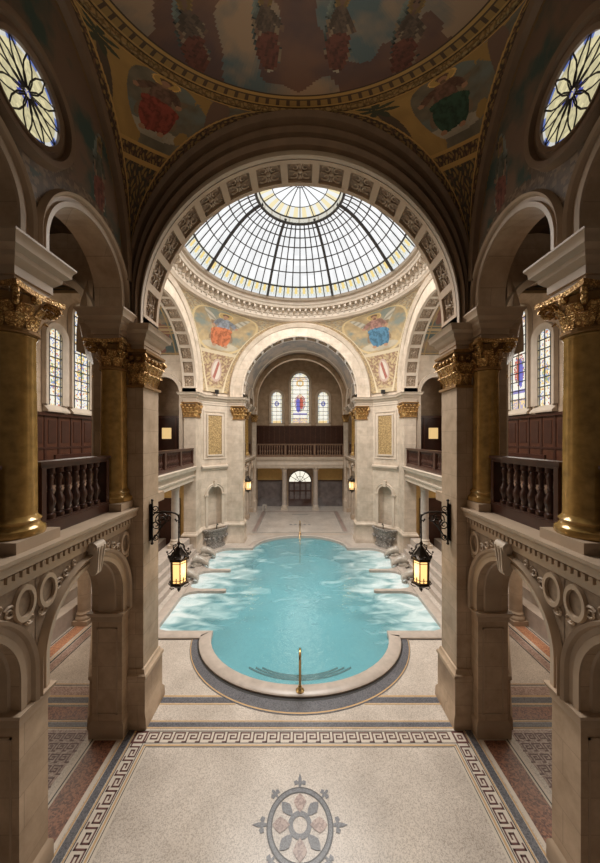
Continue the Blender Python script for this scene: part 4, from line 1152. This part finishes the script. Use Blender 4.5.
    # balustrades between the columns
    for i in range(len(ga)):
        a0, a1 = sorted((Y(cols[i]-.36), Y(cols[i+1]+.36)))
        if far: lab = 'small dark balustrade of the far %s gallery, %s bay from the arch' % (sd, ['first', 'second', 'third'][i])
        else: lab = 'dark mahogany balustrade with turned balusters between the near %s gold columns' % sd if i == 0 else 'dark mahogany balustrade beside the viewer beyond the nearest %s column' % sd
        balustrade(lab, FR((s*(X0+.28), 0), (0, 1), (s, 0)), a0, a1, LEDGE, 1.2, 9 if not far else 6, .085, (0, 1), group='gallery balustrades', base=.2)
for s in (-1, 1):
    nave(s, 0); nave(s, 1)

# murals on the near lunette walls, with a round window
for s in (-1, 1):
    F = FR((s*3.93, 0), (0, 1), (s, 0)); cell = .04
    ya, yb, za, zb = 3.2, 7.08, EYE+2.8, EYE+7.45
    nu = int((yb-ya)/cell); nz = int((zb-za)/cell)
    mb = MB(); P = [[F(ya+(yb-ya)*j/nu, za+(zb-za)*i/nz, -.012) for j in range(nu+1)] for i in range(nz+1)]
    def ctrp(i, j): return ya+(yb-ya)*(j+.5)/nu, za+(zb-za)*(i+.5)/nz
    def msk(i, j):
        y, z = ctrp(i, j); zi = EYE+3.1
        if (y-5.775)**2+(z-zi)**2 < 1.2**2 or (y-3.325)**2+(z-zi)**2 < 1.2**2 or (z < zi and min(abs(y-5.775), abs(y-3.325)) < 1.2): return False
        return ((y-NBY)/2.6)**2+(max(0, z-EYE-3.5)/3.95)**2 < .995 or z < EYE+3.5
    def mcol(i, j):
        y, z = ctrp(i, j); zi = EYE+3.1
        e = ((y-NBY)/2.6)**2+((z-EYE-3.5)/3.95)**2
        if e > .84: return (.13, .09, .06) if (int(e*60) % 2) else (.085, .055, .035)
        if e > .80: return (.20, .12, .05)
        r = sqrt((y-4.41)**2+(z-EYE-4.9)**2)
        d = min(sqrt((y-5.775)**2+(z-zi)**2), sqrt((y-3.325)**2+(z-zi)**2))
        if r < .95 or d < 1.42: return ornament(y, z, 22, (.24, .17, .11), (.13, .09, .06), (.17, .12, .08))
        n = fbm(y*2.2+s*5, z*2.2); c = lerp((.05, .085, .07), (.19, .12, .08), min(1, max(0, (n-.33)*3.6)))
        q = figure((y-6.05)*2.6, (z-EYE-5.15)*1.15, (.20, .07, .05), (.12, .12, .09), (0, 0, 0), (.24, .13, .085), (.3, .2, .08))
        if ell((y-6.05)*2.6, (z-EYE-5.15)*1.15, 0, 0, .55, .9) and sum(q) > .02: c = q
        return c
    mb.grid(P, col=mcol, mask=msk)
    tag(mb.build('mural', 'mural'), 'dark angel fresco around the round window high on the near %s wall' % SIDE[s], 'mural')
    WIN[0] += 1
    t = thing('window_%d' % WIN[0], 'round leaded stained glass window high in the near %s wall' % SIDE[s], 'window', kind='structure')
    cy_, cz_, rr = 4.41, EYE+4.92, .555
    mb = MB(); na, nr = 40, 12
    P = [[F(cy_+rr*r/nr*cos(2*pi*j/na), cz_+rr*r/nr*sin(2*pi*j/na), -.03) for j in range(na)] for r in range(nr+1)]
    mb.grid(P, closed=True, col=lambda i, j: ([(.16, .24, .62), (.85, .85, .8)][(j//2) % 2] if i >= nr-1 else ((.08, .1, .5) if i < 4 and vn(j*.4, i) > .6 else scl((.95, .85, .5), .6+.5*vn(j*1.3, i*1.7)))))
    mb.build('pane', attr_mat('round_glass', emit=.8) if 'round' not in M else M['round'], t)
    mb = MB()
    for j in range(12):
        a = 2*pi*j/12; mb.tube([F(cy_+rr*q*cos(a+.5*q), cz_+rr*q*sin(a+.5*q), -.045) for q in (.1, .4, .7, 1)], .012, 4)
        a2 = a; mb.tube([F(cy_+rr*q*cos(a-.5*q), cz_+rr*q*sin(a-.5*q), -.045) for q in (.1, .4, .7, 1)], .012, 4)
    mb.build('leading', 'lead', t)
    mb = MB(); P = [[F(cy_+r*cos(2*pi*j/48), cz_+r*sin(2*pi*j/48), b) for j in range(48)] for r, b in ((rr, -.02), (rr, -.08), (rr+.06, -.1), (rr+.07, -.05), (rr+.15, -.06), (rr+.17, -.14), (rr+.26, -.15), (rr+.3, 0))]
    mb.grid(P, closed=True); mb.build('window_frame', 'mould_b', t, 40)
    settle(t, F(cy_, cz_, 0))
    # moulded wall rib between lunette and vault
    mb = MB(); ring(mb, F, NBY, None, [(2.36, 3.62, EYE+3.5, -.01), (2.38, 3.66, EYE+3.5, -.12), (2.46, 3.78, EYE+3.5, -.16), (2.50, 3.82, EYE+3.5, -.08), (2.60, 3.95, EYE+3.5, -.06), (2.62, 3.97, EYE+3.5, 0)], 48)
    struct(mb.build('trim_%d' % (4 if s < 0 else 5), 'mould_b', None, 30), 'dark moulded rib framing the painted lunette of the near %s wall' % SIDE[s], 'moulding')

# ------------------------------------------------------------------ far arm
YW = 30.0
mb = MB(); mb.box(-6, 6, YW, YW+.3, 0, EYE+8); struct(mb.build('wall_far', 'stone'), 'far end wall with three stained glass windows and an entrance below', 'wall')
F = FR((0, YW), (1, 0), (0, 1))
lancet(F, 0, EYE+1.46, .86, EYE+5.40, 'large central stained glass window with a figure in the far wall', 'figure', depth=-.03, seed=1)
lancet(F, -2.25, EYE+1.46, .50, EYE+3.95, 'small stained glass window left of the big one in the far wall', 'roundel', depth=-.03, seed=2)
lancet(F, 2.25, EYE+1.46, .50, EYE+3.95, 'small stained glass window right of the big one in the far wall', 'roundel', depth=-.03, seed=3)
mb = MB(); rv = 4.2; nn = 90; ny = 60
P = [[(-rv*cos(pi*i/nn), 20.2+9.8*j/ny, EYE+3.4+rv*sin(pi*i/nn)) for j in range(ny+1)] for i in range(nn+1)]
def fcol(i, j):
    if j % 20 in (0, 1): return (.45, .36, .26)
    n = fbm(i*.22, j*.22); c = lerp((.12, .09, .06), (.27, .18, .105), min(1, max(0, (n-.33)*3)))
    return c
mb.grid(P, col=fcol); struct(mb.build('ceiling_far', 'mural', None, 60), 'painted barrel vault of the far arm behind the pale arch', 'ceiling')
for k, (yy, rad, m_, nm) in enumerate(((27.9, 3.88, 'stone', 6),)):
    mb = MB(); Fr = FR((0, yy), (1, 0), (0, 1))
    ring(mb, Fr, 0, EYE+2.2, [(rad+.45, rad+.45, EYE+3.3, 0), (rad+.3, rad+.3, EYE+3.3, -.05), (rad+.1, rad+.1, EYE+3.3, -.02), (rad, rad, EYE+3.3, 0), (rad, rad, EYE+3.3, .5), (rad+.4, rad+.4, EYE+3.3, .5)], 48)
    struct(mb.build('trim_%d' % nm, m_, None, 30), '%s arched rib across the far arm' % ('inner' if k == 0 else 'outer'), 'rib')
# far pilasters with gilt capitals beside the balcony
for s in (-1, 1):
    t = thing('pilaster', 'stone pilaster with gilded capital %s of the far balcony' % SIDE[s], 'pilaster')
    mb = MB(); mb.box(*sorted((s*3.97, s*4.3)), 27.7, 28.2, 0, EYE+1.4); mb.mold([(s*3.97, 27.7), (s*4.3, 27.7), (s*4.3, 28.2), (s*3.97, 28.2)], [(0, 1), (.06, .95), (.08, 0)], closed=True); mb.build('shaft', 'stone_w', t)
    rect_capital('capital', s*3.97, s*4.3, 27.7, 28.2, EYE+1.4, .7, t)
    mb = MB(); mb.box(*sorted((s*3.9, s*4.3)), 27.6, 28.3, EYE+2.1, EYE+2.4); mb.build('abacus', 'mould', t)
    settle(t, (s*4.1, 27.95, 0))
# far balcony
e = EYE-1.74
mb = MB(); mb.box(-4.2, 4.2, 28.35, YW, e-.95, e)
struct(mb.build('floor_far_gallery', 'stone'), 'balcony slab across the far wall', 'gallery floor')
mb = MB(); mb.mold([(-4.2, 28.35), (4.2, 28.35)], [(0, e-1.05), (.04, e-1.0), (.04, e-.75), (.1, e-.7), (.05, e-.64), (.05, e-.4), (.14, e-.3), (.2, e-.2), (.22, e), (-.3, e)])
struct(mb.build('trim_8', 'mould', None, 40), 'pale moulded ledge of the far balcony', 'ledge')
balustrade('dark balustrade in three bays on the far balcony', FR((0, 28.45), (1, 0), (0, 1)), -4.0, 4.0, e, 1.2, 36, .075, (0, .333, .667, 1), group='gallery balustrades', mat='wood_l')
t = thing('wainscot', 'dark panelled wall behind the far balcony below the three windows', 'panelling')
mb = MB(); mb.box(-4.2, 4.2, YW-.12, YW-.01, e, EYE+1.1); mb.build('panelling', 'wood', t)
mb = MB()
for i in range(17): x = -4.0+i*.5; mb.box(x-.03, x+.03, YW-.15, YW-.12, e, EYE+1.1)
mb.box(-4.2, 4.2, YW-.2, YW-.02, EYE+1.08, EYE+1.2); mb.build('panel_frame', 'wood_r', t); settle(t, (0, YW-.1, e))
# lower storey of the far wall
for x in (-1.45, 1.45):
    column('column', 'pale stone column beside the far entrance, %s' % ('left' if x < 0 else 'right'), x, 28.55, 0, e-.98, .22, .35, 'coping', 'mould', 'mould', group='columns of the far entrance')
for s in (-1, 1):
    t = thing('wall_panel', 'ochre and veined grey marble wall panel %s of the far entrance' % SIDE[s], 'panel')
    mb = MB(); mb.box(*sorted((s*1.5, s*4.1)), YW-.08, YW-.01, EYE-4.1, e-.95); mb.build('ochre_field', 'ochre_wall', t)
    mb = MB(); mb.box(*sorted((s*1.5, s*4.1)), YW-.1, YW-.01, 0, EYE-4.12); mb.build('marble_field', 'grey_marble', t)
    mb = MB(); mb.box(*sorted((s*1.5, s*4.1)), YW-.14, YW-.01, EYE-4.18, EYE-4.06); mb.build('rail', 'wood', t)
    settle(t, (s*2.7, YW-.05, 0))
t = thing('door_1', 'arched glazed double entrance door with fanlight in the far wall', 'door', kind='structure')
F = FR((0, YW-.1), (1, 0), (0, 1)); dz = 2.35
mb = MB(); arch_wall(mb, F, -1.35, 1.35, 0, e-.95, .09, [(0, 1.12, dz, 1.12)]); mb.build('door_surround', 'stone_b', t)
mb = MB(); mb.fbox(F, -1.12, 1.12, dz-.12, dz+.03, -.05, .05)
for a in (-1.12, -.06, .5, 1.0, -.62): mb.fbox(F, a, a+.12, 0, dz, -.04, .04)
mb.fbox(F, -1.1, 1.1, 0, .7, -.03, .05); mb.fbox(F, -1.1, 1.1, 1.45, 1.55, -.03, .05); mb.build('door_frame', 'wood', t)
mb = MB(); mb.fbox(F, -1.1, 1.1, .6, dz, .03, .06); mb.build('door_pane', 'grey_marble', t)
mb = MB(); P = [[F(r*cos(pi*i/20), dz+.03+r*sin(pi*i/20), .02) for i in range(21)] for r in (.02, .5, 1.05)]
mb.grid(P, col=lambda i, j: (.95, .9, .75)); fan = mb.build('fanlight', 'glass', t)
mb = MB()
for i in range(1, 6): a = pi*i/6; mb.tube([F(.02*cos(a), dz, -.01), F(1.1*cos(a), dz+.03+1.1*sin(a), -.01)], .025, 4)
ring(mb, F, 0, None, [(1.05, 1.05, dz, .02), (1.05, 1.05, dz, -.05), (1.14, 1.14, dz, -.05), (1.14, 1.14, dz, 0)], 24)
mb.tube([F(.5*cos(pi*i/12), dz+.03+.5*sin(pi*i/12), -.01) for i in range(13)], .02, 4); mb.build('fanlight_bar', 'wood', fan)
settle(t, (0, YW, 0))
mb = MB(); mb.box(-3.4, -3.05, 28.0, 28.3, .45, .52); mb.box(-3.4, -3.32, 28.0, 28.08, 0, .45); mb.box(-3.13, -3.05, 28.0, 28.08, 0, .45); mb.box(-3.4, -3.32, 28.22, 28.3, 0, .45); mb.box(-3.13, -3.05, 28.22, 28.3, 0, .45)
tag(mb.build('stool', 'cream'), 'small pale stool by the left wall near the far entrance', 'stool')

# ------------------------------------------------------------------ basins in the far niches
for s in (-1, 1):
    poly = pier_poly(s, 1); p1 = Vector(poly[2]); p2 = Vector(poly[3]); mid = (p1+p2)/2; d = (p2-p1).normalized()
    F = FR((mid.x, mid.y), (d.x, d.y), (s*.707, .707))
    t = thing('fountain_basin', 'carved grey stone fountain basin below the niche of the far %s pier' % SIDE[s], 'basin')
    def ov(k, z, dd=0): return [F(k*.80*cos(a), z, -k*.52*sin(a)+dd) for a in [pi*i/16 for i in range(17)]]
    mb = MB(); mb.grid([ov(.82, 0), ov(.84, .14), ov(.74, .2), ov(.8, .5), ov(.98, .95), ov(1.0, 1.02)]); mb.build('body', 'rock', t, 50)
    mb = MB(); mb.grid([ov(1.0, 1.0), ov(1.08, 1.05), ov(1.08, 1.14), ov(.92, 1.16), ov(.8, .95), ov(.01, .93)]); mb.build('rim', 'rock', t, 40)
    mb = MB()
    for i in range(1, 8):
        a = pi*i/8; mb.ball(F(.78*cos(a), .62, -.5*sin(a)), .09, 8)
    mb.build('boss', 'rock', t, 60)
    mb = MB(); mb.tube([F(0, 1.1, -.25), F(0, 1.35, -.25), F(0, 1.42, -.32), F(0, 1.36, -.4)], .03, 6); mb.build('tap', 'iron', t)
    settle(t, (mid.x, mid.y, 0))

# ------------------------------------------------------------------ handrails
def handrail(label, y, sg):
    t = thing('handrail', label, 'handrail')
    mb = MB(); pts = [(0, y, .0)]+[(0, y, .2), (0, y, .84)]
    for i in range(1, 9):
        a = pi/2*i/8; pts.append((0, y+sg*.18*(1-cos(a)), .84+.16*sin(a)))
    pts += [(0, y+sg*.5, .82), (0, y+sg*1.2, .2), (0, y+sg*1.6, -.15), (0, y+sg*1.6, -1.2)]
    mb.tube(pts, .034, 10); rail = mb.build('rail', 'brass', t, 60)
    mb = MB(); mb.lathe(0, y, [(.001, .07), (.11, .07), (.11, .09), (.06, .12), (.045, .2), (.035, .2)], 16); mb.build('flange', 'brass', rail, 40)
    settle(t, (0, y, 0))
handrail('polished brass handrail on the near pool edge', 7.98, 1)
handrail('small brass handrail on the far pool edge', 20.95, -1)

# ------------------------------------------------------------------ lanterns
def spiral(c, ux, uz, r0, turns, a0, n=26, r1=.25):
    pts = []
    for i in range(n+1):
        f = i/n; a = a0+turns*2*pi*f; r = r0*(1-(1-r1)*f); pts.append((c[0]+r*cos(a)*ux, c[1], c[2]+r*sin(a)*uz))
    return pts
def lantern(label, xw, s, y, zt, reach=.69, power=60):
    """xw wall face, the arm reaches towards the middle of the hall"""
    t = thing('wall_lantern', label, 'lantern', group='wrought iron wall lanterns')
    d = -s; x = xw+d*reach
    mb = MB(); mb.box(*sorted((xw, xw+d*.03)), y-.06, y+.06, zt-.85, zt+.02)
    mb.tube([(xw+d*.05, y, zt+.08), (xw+d*.05, y, zt-.92)], .022, 6); mb.ball((xw+d*.05, y, zt+.1), .035); mb.ball((xw+d*.05, y, zt-.93), .035)
    mb.build('wall_plate', 'iron', t)
    mb = MB()
    za = zt-.2
    arm = [(xw+d*.05, y, za-.08), (xw+d*.12, y, za), (xw+d*.3, y, za+.03), (xw+d*.5, y, za+.02), (x-d*.08, y, za-.01), (x-d*.01, y, za-.06), (x+d*.01, y, za-.16), (x-d*.05, y, za-.2), (x-d*.09, y, za-.14)]
    mb.tube(arm, .022, 6)
    mb.tube(spiral((xw+d*.27, y, za-.17), d, 1, .17, 1.6, .4), .016, 5)
    mb.tube(spiral((xw+d*.14, y, za-.28), d, 1, .12, -1.5, 1.2), .015, 5)
    mb.tube(spiral((xw+d*.43, y, za-.11), d, 1, .10, 1.4, 2.6), .014, 5)
    mb.tube(spiral((xw+d*.12, y, za+.10), d, 1, .09, 1.4, 4.0), .014, 5)
    mb.tube([(xw+d*.05, y, zt-.85), (xw+d*.16, y, zt-.72), (xw+d*.27, y, zt-.55), (xw+d*.4, y, za-.2)], .018, 5)
    mb.tube(spiral((xw+d*.13, y, zt-.78), d, 1, .08, 1.4, 3.5), .014, 5)
    for q in (.2, .34, .3): mb.ball((xw+d*q, y, za-.17+.2*(q-.25)), .03)
    mb.build('scroll_bracket', 'iron', t, 60)
    zc = zt-.93       # top of the lantern crown
    mb = MB(); mb.tube([(x, y, za-.03), (x, y, zc-.05)], .016, 6)
    for i in range(5): mb.ball((x, y, za-.1-i*.12), .024, 6)
    mb.build('hanging_rod', 'iron', t)
    mb = MB(); n = 6
    mb.lathe(x, y, [(.02, zc+.05), (.05, zc), (.03, zc-.05), (.07, zc-.10), (.15, zc-.22), (.225, zc-.30), (.25, zc-.31), (.25, zc-.37), (.21, zc-.39), (.21, zc-.36)], 6)
    for i in range(6):
        a = 2*pi*i/6
        mb.tube([(x+r*cos(a), y+r*sin(a), z) for r, z in ((.06, zc-.02), (.14, zc-.06), (.13, zc-.14), (.2, zc-.22), (.27, zc-.27), (.28, zc-.22))], .013, 5)
        mb.ball((x+.28*cos(a), y+.28*sin(a), zc-.21), .025, 6)
        a2 = a+pi/6; mb.ball((x+.22*cos(a2), y+.22*sin(a2), zc-.28), .035, 6)
    mb.build('crown', 'iron', t, 40)
    g0, g1 = zc-.90, zc-.38
    mb = MB(); mb.lathe(x, y, [(.165, g0), (.175, g1)], 6); mb.build('pane', 'amber', t)
    mb = MB()
    for i in range(6):
        a = 2*pi*i/6; mb.tube([(x+.18*cos(a), y+.18*sin(a), g0-.02), (x+.19*cos(a), y+.19*sin(a), g1+.02)], .016, 5)
        b2 = 2*pi*(i+1)/6
        for f in (.12, .88):
            p = lambda an, rr=.18: (x+rr*cos(an), y+rr*sin(an)); A1 = p(a); B1 = p(b2); z = g0+(g1-g0)*f
            mb.tube([(A1[0], A1[1], z), (B1[0], B1[1], z)], .008, 4)
        am = a+pi/6; rm = .16
        mb.tube([(x+rm*cos(am), y+rm*sin(am), g0), (x+rm*cos(am), y+rm*sin(am), g0+.12)], .012, 4)
    mb.lathe(x, y, [(.2, g0+.01), (.23, g0), (.23, g0-.05), (.16, g0-.08), (.09, g0-.14), (.03, g0-.17), (.04, g0-.21), (.001, g0-.27)], 6)
    for i in range(6):
        a = 2*pi*i/6; mb.tube([(x+r*cos(a), y+r*sin(a), z) for r, z in ((.22, g0-.03), (.25, g0-.07), (.2, g0-.12), (.13, g0-.13))], .012, 4)
    mb.build('cage', 'iron', t, 40)
    settle(t, (xw, y, zt-.4))
    l = bpy.data.lights.new('lantern_light', 'POINT'); l.energy = power; l.color = (1, .62, .28); l.shadow_soft_size = .2
    lo = bpy.data.objects.new('lantern_light', l); COL.objects.link(lo); lo.location = (x+d*.3, y, (g0+g1)/2)
for s in (-1, 1):
    lantern('lit wrought iron lantern on a scroll bracket on the near %s pier' % SIDE[s], s*R, s, 7.42, EYE-1.6, power=22)
    lantern('small lit lantern hanging inside the far arm on the %s' % SIDE[s], s*4.15, s, 20.6, EYE-1.6, power=30)

# ------------------------------------------------------------------ steam over the water
def steam_mat():
    m = bpy.data.materials.new('steam'); m.use_nodes = True; nt = m.node_tree; L = nt.links.new
    for n in list(nt.nodes):
        if n.type == 'BSDF_PRINCIPLED': nt.nodes.remove(n)
    g = N(nt, 'ShaderNodeNewGeometry'); no = N(nt, 'ShaderNodeTexNoise'); no.inputs['Scale'].default_value = .7; no.inputs['Detail'].default_value = 3; no.inputs['Distortion'].default_value = .6
    L(g.outputs['Position'], no.inputs['Vector'])
    mr = N(nt, 'ShaderNodeMapRange'); mr.inputs['From Min'].default_value = .45; mr.inputs['From Max'].default_value = .75; mr.inputs['To Max'].default_value = .16
    L(no.outputs['Fac'], mr.inputs['Value'])
    v = N(nt, 'ShaderNodeVolumeScatter'); v.inputs['Color'].default_value = (.97, .98, 1, 1); v.inputs['Anisotropy'].default_value = .2
    L(mr.outputs[0], v.inputs['Density']); L(v.outputs[0], nt.nodes['Material Output'].inputs['Volume'])
    return m
M['steam'] = steam_mat()
mb = MB(); mb.prism([(-4.9, 11.5), (4.9, 11.5), (4.9, 17.5), (3.4, 18.8), (3.4, 28.0), (-3.4, 28.0), (-3.4, 18.8), (-4.9, 17.5)], .05, 1.5)
tag(mb.build('steam', 'steam'), 'thin white steam drifting over the water and towards the far entrance', 'steam', kind='stuff')
